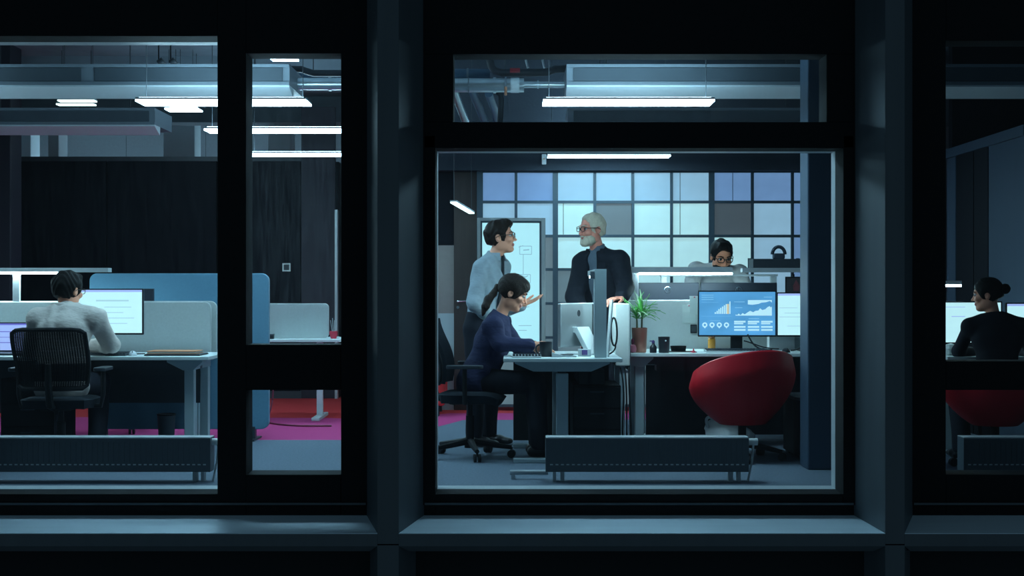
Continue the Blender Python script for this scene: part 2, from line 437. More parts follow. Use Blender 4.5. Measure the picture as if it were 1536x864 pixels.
B(-7.4, 6.4, 8.05, YB, CEIL, CEIL + .2).obj('slab', 'concrete', ce)
for ib, yb in enumerate((11.1, 13.9, 16.8)):
    tag(B(-7.4, 6.4, yb, yb + .35, CEIL - .32, CEIL).obj('beam_%d' % (ib + 1), 'concrete'), 'concrete downstand beam under the ceiling', kind='structure')
tag(B(-7.6, -7.4, 8.05, YB, -.1, CEIL + .2).obj('wall_left', 'wall_inner'), 'inner end wall of the office', kind='structure')
tag(B(6.4, 6.6, 8.05, YB, -.1, CEIL + .2).obj('wall_right', 'wall_inner'), 'inner end wall of the dim side', kind='structure')
tag(B(-7.6, 6.6, YB, YB + .2, -.1, CEIL + .2).obj('wall_back', 'wall_inner'), 'far back wall of the office', kind='structure')

# column just inside the centre window
tag(B(1.97, 2.42, 9.03, 9.27, 0, CEIL).obj('column_1', 'column_paint', bevel=.01), 'blue painted concrete column inside the centre window', kind='structure')
# columns far behind the meeting room
for i, (a, b, Yc) in enumerate(((20, 46, 17.6), (72, 88, 17.2), (245, 292, 17.4), (402, 436, 17.4))):
    tag(B(X(a, Yc), X(b, Yc), Yc, Yc + .35, 0, CEIL).obj('column_%d' % (i + 2), 'duct_white', bevel=.01), 'pale square column rising behind the dark meeting room', kind='structure')
# tan boards seen over the meeting room
bd = struct('wall_far_boards', 'tan notice boards high on the far wall')
for a, b, c, d in ((438, 466, 172, 198), (472, 512, 172, 178), (472, 512, 181, 187), (472, 512, 190, 196)):
    Yc = 18.2
    B(X(a, Yc), X(b, Yc), Yc, Yc + .04, Z(d, Yc), Z(c, Yc)).obj('board', 'beige_panel', bd)

# dark meeting room box
YM = 15.0
mr = struct('wall_meeting_room', 'dark glazed meeting room wall')
ztop = Z(235, YM)
xs = [-7.4, X(16, YM), X(160, YM), X(326, YM), X(452, YM)]
for a, b in zip(xs[1:-1], xs[2:]):
    B(a + .01, b - .01, YM, YM + .05, .08, ztop - .05).obj('panel', 'wall_dark', mr, bevel=.004)
B(X(452, YM), X(503, YM), YM - .01, YM + .05, 0, ztop + .55).obj('side_panel', 'wall_purple', mr, bevel=.004)
B(X(503, YM), X(507, YM), YM - .05, YM + .10, 0, Z(315, YM)).obj('door_post', 'lamp_alu', mr)
B(xs[1], xs[-1] + .2, YM + .052, YM + .07, 0, ztop - .01).obj('light_block', 'wall_dark', mr)  # unseen sheet added to stop light leaking through the panel gaps
B(xs[1], xs[-1], YM - .01, YM + .06, ztop - .05, ztop).obj('head_rail', 'plastic_dark', mr)
B(xs[1], xs[-1], YM - .01, YM + .06, 0, .08).obj('base_rail', 'plastic_dark', mr)
B(-7.4, X(507, YM), YM + .06, 16.9, ztop - .12, ztop - .05).obj('roof_deck', 'wall_dark', mr)
B(X(500, YM), X(507, YM), YM + .06, 16.9, 0, ztop - .05).obj('side_wall', 'wall_dark', mr)
tag(B(-7.4, X(16, 13.2), 13.2, 13.5, 0, CEIL).obj('column_6', 'wall_purple', bevel=.01), 'purple grey column at the picture edge', kind='structure')

# glazed partition with frosted lit panes
YG = 13.5
gp = struct('window_4', 'gridded glass partition with softly lit frosted panes')
cols = [720, 774, 833, 892, 949, 1007, 1067, 1128, 1188, 1247, 1306]
rows_ = [257, 303, 354, 404, 455, 506, 557, 608, 616]
wid = {833: .026, 1067: .028, 720: .03, 1306: .03}
mull = None
for c in cols:
    h = wid.get(c, .014)
    B(X(c, YG) - h, X(c, YG) + h, YG - .03, YG + .04, 0, Z(257, YG)).obj('mullion', 'mullion', gp)
for r in rows_[:-1]:
    for a, b in zip(cols[:-1], cols[1:]):
        B(X(a, YG) + wid.get(a, .014), X(b, YG) - wid.get(b, .014), YG - .025, YG + .035, Z(r, YG) - .015, Z(r, YG) + .012).obj('glazing_bar', 'mullion', gp)
for j in range(len(rows_) - 1):
    for i in range(len(cols) - 1):
        m = 'pane_bright'
        if i in (0, 1): m = 'pane_cool' if j else 'pane_blue'
        if j == 0 and i in (2, 3, 4, 5): m = 'pane_cool'
        if i >= 6: m = 'pane_blue' if (j == 0 or i >= 8) else 'pane_cool'
        if j == 2 and i == 6: m = 'pane_bright'
        if (i, j) == (3, 1): m = 'pane_grey'
        if (i, j) == (6, 1): m = 'pane_dim'
        if i == 1 and j in (2, 3): m = 'pane_grey'
        if j == 3 and i <= 3: m = 'pane_low'
        if j > 3: m = 'pane_low'
        x0, x1 = X(cols[i], YG) + .01, X(cols[i + 1], YG) - .01; z0, z1 = Z(rows_[j + 1], YG) + .01, Z(rows_[j], YG) - .012
        if z1 - z0 < .05: continue
        B(x0, x1, YG, YG + .012, z0, z1).obj('pane', m, gp)
# seams of the roller blinds behind three panes
for a, j in ((1020, 0), (1020, 1), (1099, 0), (845, 1)):
    B(X(a, YG) - .003, X(a, YG) + .003, YG - .004, YG, Z(rows_[j + 1], YG) + .015, Z(rows_[j], YG) - .015).obj('blind_seam', 'mullion', gp)
bh = struct('wall_bulkhead', 'dark bulkhead over the gridded glass partition')
B(X(655, YG) - .4, X(1330, YG), YG - .12, YG + .25, Z(257, YG), CEIL).obj('bulkhead', 'concrete_dark', bh)
B(X(1306, YG), 3.83, YG - .05, YG + .05, 0, CEIL).obj('side_panel', 'wall_dark', bh)
# door wall beside the partition
YD = 13.55
dw = struct('wall_corridor', 'dark corridor wall with a pale panel beside the door')
B(X(600, YD), X(655, YD), YD, YD + .1, 0, 2.45).obj('panel', 'wall_dark', dw)
B(X(655, YD), X(681, YD), YD, YD + .1, 0, Z(470, YD)).obj('panel', 'desk_leg', dw)
B(X(655, YD), X(681, YD), YD, YD + .1, Z(470, YD), Z(368, YD)).obj('panel', 'beige_panel', dw)
B(X(655, YD), X(681, YD), YD, YD + .1, Z(368, YD), 2.45).obj('panel', 'wall_dark', dw)
d1 = struct('door_1', 'dark brown wooden door with a lever handle')
B(X(681, YD), X(717, YD), YD - .02, YD + .05, 0, 2.38).obj('leaf', 'wood_dark', d1, bevel=.004)
hx, hz = X(687, YD), Z(452, YD)
h1 = MB().cyl((hx, YD - .02, hz), (hx, YD - .06, hz), .012).tube([(hx, YD - .06, hz), (hx + .02, YD - .065, hz), (hx + .09, YD - .065, hz + .004)], .008).cyl((hx, YD - .021, hz - .06), (hx, YD - .028, hz - .06), .015).obj('handle', 'chrome', d1, smooth=True)
# dim-side partition running back from the window
pw = struct('partition_1', 'dark partition running back behind the desk of the dim side')
edges = [10.15, 10.95, 11.3, 11.75, 12.0]
for (a, b), m in zip(zip(edges[:-1], edges[1:]), ('column_paint', 'wall_dark', 'wall_dark', 'column_paint')):
    B(3.85, 3.90, a + .01, b - .01, 0, 2.36).obj('panel', m, pw)
B(3.83, 3.92, 10.15, 12.0, 2.36, 2.44).obj('head_rail', 'column_paint', pw)
B(3.9, 6.4, 12.0, 12.1, 0, CEIL).obj('return_wall', 'wall_dark', pw)
tag(B(3.25, 3.55, 12.5, 12.8, 0, CEIL).obj('column_7', 'wall_dark', bevel=.01), 'dark column behind the dim window', kind='structure')
# ================================================================== CEILING SERVICES
def duct(px0, px1, y0, y1, z0, z1, label, open_end=0):
    x0, x1 = X(px0, y0), X(px1, y0)
    d = thing('air_duct', label, 'air duct', ((x0 + x1) / 2, (y0 + y1) / 2, z0), group='flat ceiling air ducts')
    hw, hd, h = (x1 - x0) / 2, (y1 - y0) / 2, z1 - z0
    MB().prism([(-hd, .012), (-hd, 0), (-hd + .17, -.06), (-hd + .18, -.06), (-hd + .19, .012)], 'yz', -hw, hw).obj('light_wedge', 'duct_white', d)  # sloped wedge added below the front edge to catch more lamp light
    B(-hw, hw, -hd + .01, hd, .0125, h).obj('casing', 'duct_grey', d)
    B(-hw, hw, -hd - .006, -hd + .01, .012, .036).obj('lower_lip', 'duct_grey', d)
    B(-hw, hw, -hd - .006, -hd + .01, h - .022, h).obj('upper_lip', 'duct_grey', d)
    n = max(1, int(round((2 * hw) / 1.6))); st = 2 * hw / n
    for i in range(n):
        B(-hw + i * st + .05, -hw + (i + 1) * st - .05, -hd - .002, -hd + .011, .04, h - .026).obj('grille', 'duct_panel', d)
    for xx in (-hw + .3, hw - .3):
        MB().cyl((xx, 0, h), (xx, 0, CEIL - z0 - .002), .005, n=6).obj('hanger', 'plastic_dark', d)
    return d
duct(-170, 434, 9.6, 10.2, 2.64, 2.80, 'long flat air duct hung over the desk of the man in the grey blazer')
duct(850, 1318, 9.6, 10.2, 2.64, 2.80, 'flat air duct hung behind the lamp seen in the transom light')
duct(1366, 1800, 9.6, 10.2, 2.64, 2.80, 'flat air duct hung in the dim side of the office')
duct(-70, 232, 11.9, 12.5, 2.64, 2.80, 'flat air duct hung over the blue fabric screen')
duct(852, 1240, 11.9, 12.5, 2.64, 2.80, 'flat air duct hung in front of the dark bulkhead')

def linear_lamp(label, x0, x1, y0, z, wd=.25, ht=.03, group='linear ceiling lamps', up=True, m='led', along='x', y1=None):
    if along == 'x':
        lg = x1 - x0
        t = thing('linear_lamp', label, 'lamp', ((x0 + x1) / 2, y0 + wd / 2, z), group=group)
    else:
        lg = math.hypot(x1 - x0, y1 - y0)
        t = thing('linear_lamp', label, 'lamp', ((x0 + x1) / 2, (y0 + y1) / 2, z), math.atan2(y1 - y0, x1 - x0), group=group)
    h = lg / 2
    B(-h, h, -wd / 2, wd / 2, 0, .012).obj('diffuser', m, t)
    B(-h, h, -wd / 2 - .004, wd / 2 + .004, .0125, ht - .004).obj('housing', 'lamp_alu', t)
    if up: B(-h + .02, h - .02, -wd / 2 + .02, wd / 2 - .02, ht - .004, ht).obj('upper_diffuser', m, t)
    for xx in (-h + .04, h - .04):
        MB().cyl((xx, 0, ht), (xx, 0, CEIL - z - .002), .003, n=6).obj('suspension_wire', 'plastic_dark', t)
    return t
YL, ZL = 8.97, 2.45
linear_lamp('linear ceiling lamp hung over the blazer man, crossing the black mullion', X(203, YL), X(459, YL), YL, ZL)
linear_lamp('linear ceiling lamp glowing in the transom light over the centre window', X(815, YL), X(1072, YL), YL, ZL)
linear_lamp('middle one of the three long lamps stacked in the narrow sash', X(306, 10.6), X(540, 10.6), 10.6, ZL, .22)
linear_lamp('lowest of the three long lamps stacked in the narrow sash', X(372, 12.5), X(575, 12.5), 12.5, ZL, .2)
linear_lamp('linear ceiling lamp just under the head of the centre window', X(822, 12.85), X(1006, 12.85), 12.85, 2.47, .2, .085)
linear_lamp('added unseen ceiling lamp beyond the picture edge over the end desk', -5.05, -3.95, 9.0, ZL, .22)  # extra lamp added out of view for more room light
YQ = 16.8
for k, (a, b, yy) in enumerate(((88, 143, 146), (86, 141, 151.5), (84, 140, 157))):
    Yk = 13.0 + k * .26
    zk = Z(yy, Yk)
    linear_lamp(('topmost', 'middle', 'lowest')[k] + ' of three short far lamps over the dark meeting room', X(a, Yk), X(b, Yk), Yk, zk, .10, .03, 'far lamps over the meeting room', up=False, m='green_glow')
for k, (a, b, yy) in enumerate(((252, 271, 127), (245, 293, 157), (247, 297, 164))):
    Yk = 13.35 + (0, .1, .3)[k]
    linear_lamp(('small far lamp above the wide lamp end', 'upper of two far lamps under the wide lamp end', 'lower of two far lamps under the wide lamp end')[k], X(a, Yk), X(b, Yk), Yk, Z(yy, Yk), (.3, .12, .2)[k], .03, 'far lamps under the ceiling', up=False)
linear_lamp('small ceiling lamp at the top of the narrow sash', X(403, 11.6), X(443, 11.6), 11.6, Z(86, 11.6), .2, .03, 'far lamps under the ceiling', up=False)
linear_lamp('added fill lamp hidden behind the dark meeting room, nearer the end wall', -6.6, -5.2, 18.3, 2.2, .2, group='unseen fill lamps behind the meeting room')  # extra lamp, out of sight, brightens the columns, back wall and ceiling
linear_lamp('added fill lamp hidden behind the dark meeting room, nearer the corridor', -4.2, -2.8, 18.3, 2.2, .2, group='unseen fill lamps behind the meeting room')  # second unseen lamp added to light the far zone
linear_lamp('slanting glow bar standing in for a lamp reflection beside the dark brown door', X(680, 11.7), X(712, 14.4) , 11.7, 1.95, .05, .03, 'lamp reflections', up=False, m='green_glow', along='y', y1=13.35)  # glowing bar built in place of a lamp reflected in glass

# pipes between the ducts
def pipe(name, label, pts, r, m, cat='pipe', n=12, parts=None, group='pipes under the ceiling'):
    b = Vector(pts[0]); t = thing(name, label, cat, b, group=group)
    MB().tube([Vector(p) - b for p in pts], r, n).obj('run', m, t, smooth=True)
    for nm, a, c, rr, mm in (parts or []):
        MB().cyl(Vector(a) - b, Vector(c) - b, rr, n=16).obj(nm, mm, t, smooth=True)
    return t
def P3(px, py, Y): return (X(px, Y), Y, Z(py, Y))
YU = 10.0
def hp(a, b, py, dy=0): return P3(a, py, YU + dy), P3(b, py, YU + dy)
q = lambda px, py, dy=0: Vector(P3(px, py, YU + dy))
pipe('ventilation_pipe', 'thick galvanised ventilation pipe with clamped joints left of the transom lamp', [q(640, 128), q(786, 128)], .052, 'galvanised',
     parts=[('joint_ring', q(740, 128), q(744, 128), .060, 'galvanised'), ('joint_ring', q(757, 128), q(760, 128), .062, 'duct_grey'), ('joint_ring', q(766, 128), q(779, 128), .056, 'duct_white'), ('joint_ring', q(702, 128), q(704, 128), .056, 'duct_grey')])
pipe('copper_pipe', 'slim bright pipe running into the flat duct', [q(786, 127), q(850, 127)], .025, 'galvanised', parts=[('joint_ring', q(806, 127), q(808, 127), .030, 'duct_white')])
pipe('insulated_pipe', 'black insulated pipe that drops from the ceiling and bends sideways', [q(735, 60, .2), q(735, 92, .2), q(737, 100, .2), q(742, 106, .2), q(752, 109, .2), q(800, 109, .2), q(822, 108, .2), q(832, 104, .2), q(852, 103, .2)], .028, 'pipe_black',
     parts=[('hanger_rod', q(758, 60, .2), q(758, 112, .2), .004, 'plastic_dark')])
pipe('upper_pipe', 'dark blue pipe above the galvanised pipe', [q(640, 112, .35), q(735, 112, .35)], .045, 'pipe_blue', parts=[('joint_ring', q(700, 112, .35), q(703, 112, .35), .05, 'duct_grey')])
t = pipe('drain_valve', 'small orange valve lever under the galvanised pipe', [q(758.5, 130, -.05), q(758.5, 143, -.05)], .010, 'orange_paint', cat='valve', n=8)
pipe('red_valve', 'dark red valve body on the black pipe', [q(765, 108, .2), q(780, 108, .2)], .031, 'red_paint', cat='valve', n=8)
pipe('slanting_pipe', 'slanting blue pipe nearest the galvanised joint', [q(733, 140, .1), q(742, 165, .8), q(746, 186, 1.2)], .03, 'pipe_blue')
pipe('slanting_pipe', 'slanting blue pipe in the middle of the three', [q(706, 130, .1), q(718, 160, .8), q(729, 186, 1.2)], .032, 'pipe_blue')
pipe('slanting_pipe', 'slanting blue pipe nearest the transom frame', [q(679, 130, .1), q(690, 160, .6), q(700, 186, 1.0)], .032, 'galvanised')
pipe('insulated_pipe', 'short black insulated elbow beside the dark pipe shadow', [q(745, 137, .3), q(751, 142, .3), q(752, 150, .3), q(751, 168, .3), q(750, 186, .3)], .022, 'pipe_black')
pipe('insulated_pipe', 'black insulated pipe in the narrow sash under the small lamp', [q(434, 104, .2), q(452, 104, .2), q(460, 107, .2), q(470, 110, .2), q(560, 110, .2)], .026, 'pipe_black')
pipe('ventilation_pipe', 'galvanised ventilation pipe in the narrow sash', [q(438, 126), q(545, 126)], .045, 'galvanised', parts=[('joint_ring', q(493, 126), q(497, 126), .052, 'galvanised')])
pipe('upper_pipe', 'dark blue pipe behind the galvanised pipe in the narrow sash', [q(435, 117, .35), q(545, 117, .35)], .045, 'pipe_blue', parts=[('hanger_rod', q(470, -35, .35), q(470, 117, .35), .004, 'plastic_dark')])
for a, nm in ((786, 'hanging conduit left of the pair above the black pipe'), (811, 'hanging conduit right of the pair above the black pipe')):
    pipe('conduit', nm, [q(a - 6, -12, .9), q(a, 60, .9), q(a + 3, 90, .9), q(a + 6, 102, .9)], .010, 'lamp_alu', n=8)
# sensor and ceiling clamps
s1 = thing('motion_sensor', 'small white sensor on the dark bulkhead beside the lamp', 'sensor', P3(816, 247, 13.36))
B(-.022, .022, -.04, .0, 0, .10).obj('housing', 'valve_white', s1, bevel=.006)
MB().lathe([(0, -.002), (.010, .0), (.012, .004)], (0, -.043, .05), 12).obj('indicator', 'amber', s1)
# track spotlights high up behind the mullion
for a, lab in ((238, 'black track spotlight nearer the picture edge'), (256, 'black track spotlight nearer the mullion')):
    sp = thing('track_spotlight', lab, 'spotlight', P3(a, 92, 11.3), group='track spotlights')
    MB().cyl((0, 0, 0), (0, 0, .75), .006, n=8).obj('stem', 'plastic_black', sp)
    MB().cyl((0, 0, -.02), (.04, 0, -.09 + .10), .03, n=14).obj('head', 'plastic_dark', sp, smooth=True)

# ================================================================== RADIATORS
def radiator(label, px0, px1, Yr=8.45):
    x0, x1 = X(px0, Yr), X(px1, Yr); z0, z1 = Z(708, Yr), Z(657, Yr)
    t = thing('radiator', label, 'radiator', ((x0 + x1) / 2, Yr + .06, 0), group='low radiators behind the windows')
    h = (x1 - x0) / 2
    B(-h, h, -.06, -.045, z0, z1 - .004).obj('front_panel', 'radiator', t, bevel=.004)
    B(-h, h, .045, .06, z0, z1 - .004).obj('rear_panel', 'radiator', t, bevel=.004)
    B(-h - .004, h + .004, -.062, .062, z1 - .004, z1 + .004).obj('top_grille', 'frame_inner', t)
    for s_ in (-1, 1): B(s_ * h - .006, s_ * h + .006, -.06, .06, z0, z1).obj('end_cap', 'radiator', t)
    g = MB(); nn = int(2 * h / .034)
    for i in range(nn):
        xx = -h + .03 + i * (2 * h - .06) / (nn - 1)
        g.bx(xx - .005, xx + .005, -.0635, -.0598, z0 + .06, z1 - .025)
    tag(g.obj('ribs', 'radiator', t), kind='stuff')
    g = MB()
    for i in range(nn):
        xx = -h + .03 + i * (2 * h - .06) / (nn - 1)
        g.bx(xx - .009, xx + .009, -.0615, -.0600, z0 + .042, z0 + .050)
    tag(g.obj('slots', 'frame_inner', t), kind='stuff')
    for s_ in (-1, 1):
        f = B(s_ * (h - .1) - .012, s_ * (h - .1) + .012, -.03, .03, 0, z0).bx(s_ * (h - .05) - .010, s_ * (h - .05) + .010, -.03, .03, 0, z0).obj('foot', 'frame_inner', t)
    MB().cyl((h + .006, 0, z1 - .03), (h + .07, 0, z1 - .03), .022, n=16).obj('valve', 'valve_white', t, smooth=True)
    MB().tube([(h + .045, 0, z1 - .03), (h + .035, 0, .12), (h + .01, 0, 0)], .007).obj('feed_pipe', 'cable_white', t, smooth=True)
    return t
radiator('low dark radiator in front of the blazer man', -80, 314)
radiator('low dark radiator under the centre desks', 820, 1122)
radiator('low dark radiator behind the dim window', 1447, 1750)
tp = thing('heating_pipe', 'pale heating pipe lying on the floor beside the centre radiator', 'pipe', (X(768, 8.6), 8.6, 0))
MB().cyl((X(765, 8.6) - X(768, 8.6), 0, .042), (X(822, 8.6) - X(768, 8.6), 0, .042), .016).obj('run', 'frame_inner', tp, smooth=True)
B(-.005, .02, -.02, .02, 0, .03).obj('bracket', 'frame_inner', tp)
# ================================================================== FURNITURE
def panel_thing(name, label, cat, x0, x1, y0, y1, z0, z1, r, m, corners=(1, 1, 1, 1), edge='fabric_edge', feet=True, group=None, bevel=.006):
    t = thing(name, label, cat, ((x0 + x1) / 2, (y0 + y1) / 2, 0 if feet else z0), group=group)
    zo = 0 if feet else z0; h = (x1 - x0) / 2; d = (y1 - y0) / 2
    MB().prism(rrect(-h, h, z0 - zo, z1 - zo, r, 6, corners), 'xz', -d, d).obj('board', m, t, bevel=bevel)
    if feet:
        for s_ in (-1, 1):
            B(s_ * (h - .12) - .03, s_ * (h - .12) + .03, -.16, .16, 0, .012).obj('foot', 'steel_dark', t)
            B(s_ * (h - .12) - .012, s_ * (h - .12) + .012, -d - .004, d + .004, .012, z0 + .02).obj('post', 'steel_dark', t)
    return t

def desk(label, x0, x1, y0, y1, ztop=.73, legx=(), legm='desk_leg', tray=True, name='desk', apron=True, single=False):
    cx, cy = (x0 + x1) / 2, (y0 + y1) / 2
    t = thing(name, label, 'desk', (cx, cy, 0), group='office desks')
    hx, hy = (x1 - x0) / 2, (y1 - y0) / 2
    B(-hx, hx, -hy, hy, ztop - .026, ztop).obj('tabletop', 'desk_white', t, bevel=.004)
    for lx in legx:
        l = lx - cx
        if single:
            B(l - .028, l + .028, -.03, .03, .03, ztop - .03).obj('leg', legm, t, bevel=.004)
            B(l - .038, l + .038, -.30, .30, 0, .03).obj('foot', legm, t, bevel=.006)
            continue
        B(l - .034, l + .034, -hy + .08, -hy + .15, .03, ztop - .10).obj('leg', legm, t, bevel=.004)
        B(l - .030, l + .030, hy - .15, hy - .08, .03, ztop - .10).obj('leg', legm, t, bevel=.004)
        B(l - .034, l + .034, -hy + .03, hy - .03, 0, .03).obj('foot', legm, t, bevel=.004)
        MB().prism([(l - .15, ztop - .028), (l - .15, ztop - .042), (l - .034, ztop - .10), (l + .034, ztop - .10), (l + .10, ztop - .042), (l + .10, ztop - .028)], 'xz', -hy + .05, -hy + .17).obj('bracket', legm, t)
        B(l - .03, l + .03, -hy + .17, hy - .06, ztop - .10, ztop - .03).obj('side_rail', legm, t)
    if apron: B(-hx + .12, hx - .12, -.05, .0, ztop - .10, ztop - .04).obj('cross_beam', 'steel_dark', t)
    if tray: B(-hx + .25, hx - .25, hy - .25, hy - .10, ztop - .16, ztop - .06).obj('cable_tray', 'plastic_dark', t)
    return t

# ---- wide window: the blazer man's desk
LD0, LD1 = 9.55, 10.25
ld = desk('long white desk the man in the grey blazer works at', -4.75, X(312, LD0), LD0, LD1, legx=(X(284.5, LD0 + .1), -4.4))
panel_thing('desk_divider', 'pale grey fabric divider behind the monitors of the blazer man', 'divider', -4.75, X(316, 10.32), 10.32, 10.355, .66, 1.11, .05, 'fabric_grey', feet=False, group='fabric desk dividers')
tag(B(-4.7, X(314, 10.32), 10.325, 10.35, .34, .655).obj('modesty_panel', 'steel_dark'), 'dark modesty panel under the pale divider', 'panel')
panel_thing('desk_divider', 'grey fabric divider whose edge peeks out behind the pale divider', 'divider', -4.6, X(325, 10.42), 10.42, 10.45, .66, 1.115, .05, 'fabric_grey', feet=False, group='fabric desk dividers')
panel_thing('floor_screen', 'tall blue fabric floor screen with rounded corners', 'screen', X(134, 10.85), X(403, 10.85), 10.85, 10.91, .085, 1.333, .06, 'fabric_blue', feet=True)
def desk_lamp(label, x0, x1, Y, z0, z1, posts, zbase, group='desk lamps on the dividers', m='led_desk', lit=(0, 1), depth=.09, tilt=None):
    t = thing('desk_lamp', label, 'lamp', (x0 + (x1 - x0) / 2, Y, zbase), group=group)
    h = (x1 - x0) / 2; cx = (x0 + x1) / 2
    B(-h, h, -depth / 2, depth / 2, z0 + .014 - zbase, z1 - zbase).obj('bar', 'lamp_alu', t, bevel=.002)
    if lit: B(-h + 2 * h * lit[0] + .005, -h + 2 * h * lit[1] - .005, -depth / 2 - .001, depth / 2 - .01, z0 - zbase, z0 + .0135 - zbase).obj('diffuser', m, t)
    for p in posts:
        B(p - cx - .026, p - cx + .026, -.015, .015, 0, z0 + .013 - zbase).obj('post', 'lamp_alu', t, bevel=.003)
    return t
YLm = 10.34
desk_lamp('long desk lamp on a post above the blazer man', -4.5, X(165, YLm), YLm, Z(411, YLm), Z(402, YLm), (X(25, YLm),), 1.11, lit=(0, .80))

def monitor(name, label, x, Y, z0, w_, h_, rz, screen, desk_z=.73, frame='plastic_black', back='monitor_back', stand='plastic_black', foot=.11, neck=.04, group='computer monitors', thick=.03, header=None):
    # screen faces local -Y
    t = thing(name, label, 'monitor', (x, Y, desk_z), rz, group=group)
    zb = z0 - desk_z
    B(-w_ / 2, w_ / 2, -.006, thick - .012, zb, zb + h_).obj('housing', back, t, bevel=.005)
    bz = MB()
    b_ = .009
    bz.bx(-w_ / 2, w_ / 2, -.012, -.0062, zb, zb + b_ * 1.4).bx(-w_ / 2, w_ / 2, -.012, -.0062, zb + h_ - b_, zb + h_).bx(-w_ / 2, -w_ / 2 + b_, -.012, -.0062, zb + b_ * 1.4, zb + h_ - b_).bx(w_ / 2 - b_, w_ / 2, -.012, -.0062, zb + b_ * 1.4, zb + h_ - b_)
    bz.obj('bezel', frame, t)
    s = B(-w_ / 2 + b_, w_ / 2 - b_, -.0095, -.0062, zb + b_ * 1.4, zb + h_ - b_).obj('screen', screen, t)
    if header:
        B(-w_ / 2 + b_, w_ / 2 - b_, -.0102, -.0096, zb + h_ - b_ - .016, zb + h_ - b_).obj('title_bar', header, s)
    B(-neck, neck, thick - .012, thick + .025, .012, zb + h_ * .5).obj('neck', stand, t, bevel=.004)
    MB().prism(rrect(-foot, foot, -.07, .10, .03, 4), 'xy', 0, .012).obj('foot', stand, t)
    return t, s, zb
def screen_lines(s, zb, lines, m='screen_line', y=-.0100):
    g = MB()
    for x0, x1, z, h in lines: g.add([(x0, y, zb + z), (x1, y, zb + z), (x1, y, zb + z + h), (x0, y, zb + z + h)], [(0, 1, 2, 3)])
    return g.obj('screen_text', m, s)
m1, s, zb = monitor('monitor', 'large white screen the blazer man is looking at', X(161, 9.98), 9.98, Z(502, 9.98), .535, Z(433, 9.98) - Z(502, 9.98), 0, 'screen_white', header='screen_lilac')
screen_lines(s, zb, [(-.08, .16, .245, .012), (-.02, .18, .20, .006), (-.02, .12, .16, .006), (.0, .2, .12, .006), (-.02, .15, .08, .006)])
monitor('monitor', 'dark monitor back peeking out beside the large white screen', X(207, 10.62), 10.62, Z(452, 10.62) - .18, .25, .28, PI, 'screen_white')
desk('narrow white desk hidden between the grey dividers and the blue screen', -4.6, -2.35, 10.47, 10.83, legx=(-4.4, -2.5), tray=False)
lp = thing('laptop', 'open laptop with a lilac screen beside the blazer man', 'laptop', (X(12, 9.95), 9.98, .73), group=None)
B(-.20, .20, -.26, .0, 0, .016).obj('keyboard_base', 'steel_dark', lp, bevel=.003)
B(-.20, .20, -.002, .012, .016, .232).obj('lid', 'plastic_black', lp, bevel=.003)
sc_ = B(-.192, .192, -.0035, -.002, .026, .224).obj('screen', 'screen_lilac', lp)
B(-.192, .192, -.0042, -.0036, .212, .224).obj('title_bar', 'screen_violet', sc_)
screen_lines(sc_, 0, [(-.15, .1, .16, .006), (-.15, .13, .12, .004), (-.15, .05, .08, .006)], 'screen_violet', y=-.0042)
def mouse(label, x, Y, m='mouse_white', rz=0):
    t = thing('computer_mouse', label, 'mouse', (x, Y, .73), rz)
    prof = []
    rows = [[(.030 * math.cos(a) * math.sin(b), .055 * math.cos(b), .034 * math.sin(a) * math.sin(b)) for a in [PI * i / 10 for i in range(11)]] for b in [PI * j / 10 + 1e-3 for j in range(11)]]
    MB().sheet(rows).obj('shell', m, t, smooth=True)
    B(-.002, .002, -.05, -.02, .022, .033).obj('scroll_wheel', 'plastic_dark', t)
    return t
mouse('white computer mouse on the blazer man\'s desk', X(198, 9.7), 9.72, rz=.2)
def keyboard(label, x, Y, rz=0, w_=.42, m='plastic_dark', km='steel_dark', z=.73):
    t = thing('keyboard', label, 'keyboard', (x, Y, z), rz, group='computer keyboards')
    MB().prism([(-.07, 0), (.07, 0), (.07, .022), (-.07, .012)], 'yz', -w_ / 2, w_ / 2).obj('case', m, t)
    g = MB()
    n = int(w_ / .022)
    for r in range(5):
        for c in range(n):
            xx = -w_ / 2 + .012 + c * (w_ - .024) / (n - 1); yy = -.055 + r * .0265; zz = .0125 + (yy + .07) / .14 * .01
            g.bx(xx - .0085, xx + .0085, yy - .010, yy + .010, zz, zz + .006)
    tag(g.obj('keys', km, t), kind='stuff')
    return t
keyboard('dark keyboard between the blazer man\'s arms', X(150, 9.75), 9.72)
nb = thing('notebook', 'brown leather notebook lying on a black folder', 'notebook', (X(262, 9.8), 9.8, .742))
B(-.17, .17, -.11, .11, .004, .016).obj('pages', 'paper', nb); B(-.175, .18, -.115, .115, .0162, .021).obj('cover', 'leather_brown', nb, bevel=.003); B(-.175, .18, -.115, .115, 0, .0038).obj('back_cover', 'leather_brown', nb)
fo = thing('folder', 'flat black folder under the brown notebook', 'folder', (X(265, 9.8), 9.8, .73))
B(-.20, .20, -.14, .14, 0, .006).obj('cover', 'plastic_black', fo, bevel=.002); B(-.195, .195, -.135, .135, .0062, .0118).obj('sheets', 'plastic_dark', fo)
cb = thing('power_cable', 'looped black cable under the white screen', 'cable', (X(175, 9.95), 9.93, .73))
MB().tube(bez((0, 0, .12), (.04, .02, .1), (.03, 0, .03), (-.02, -.05, .004)) + bez((-.02, -.05, .004), (.06, -.09, .004), (.12, -.06, .004), (.22, -.02, .004))[1:], .004).obj('cord', 'cable_black', cb, smooth=True)
pg = thing('paper_sheet', 'white paper sheet beside the blazer man\'s elbow', 'paper', (X(142, 9.7), 9.70, .73), .3)
B(-.07, .07, -.08, .08, 0, .002).obj('page', 'paper', pg)
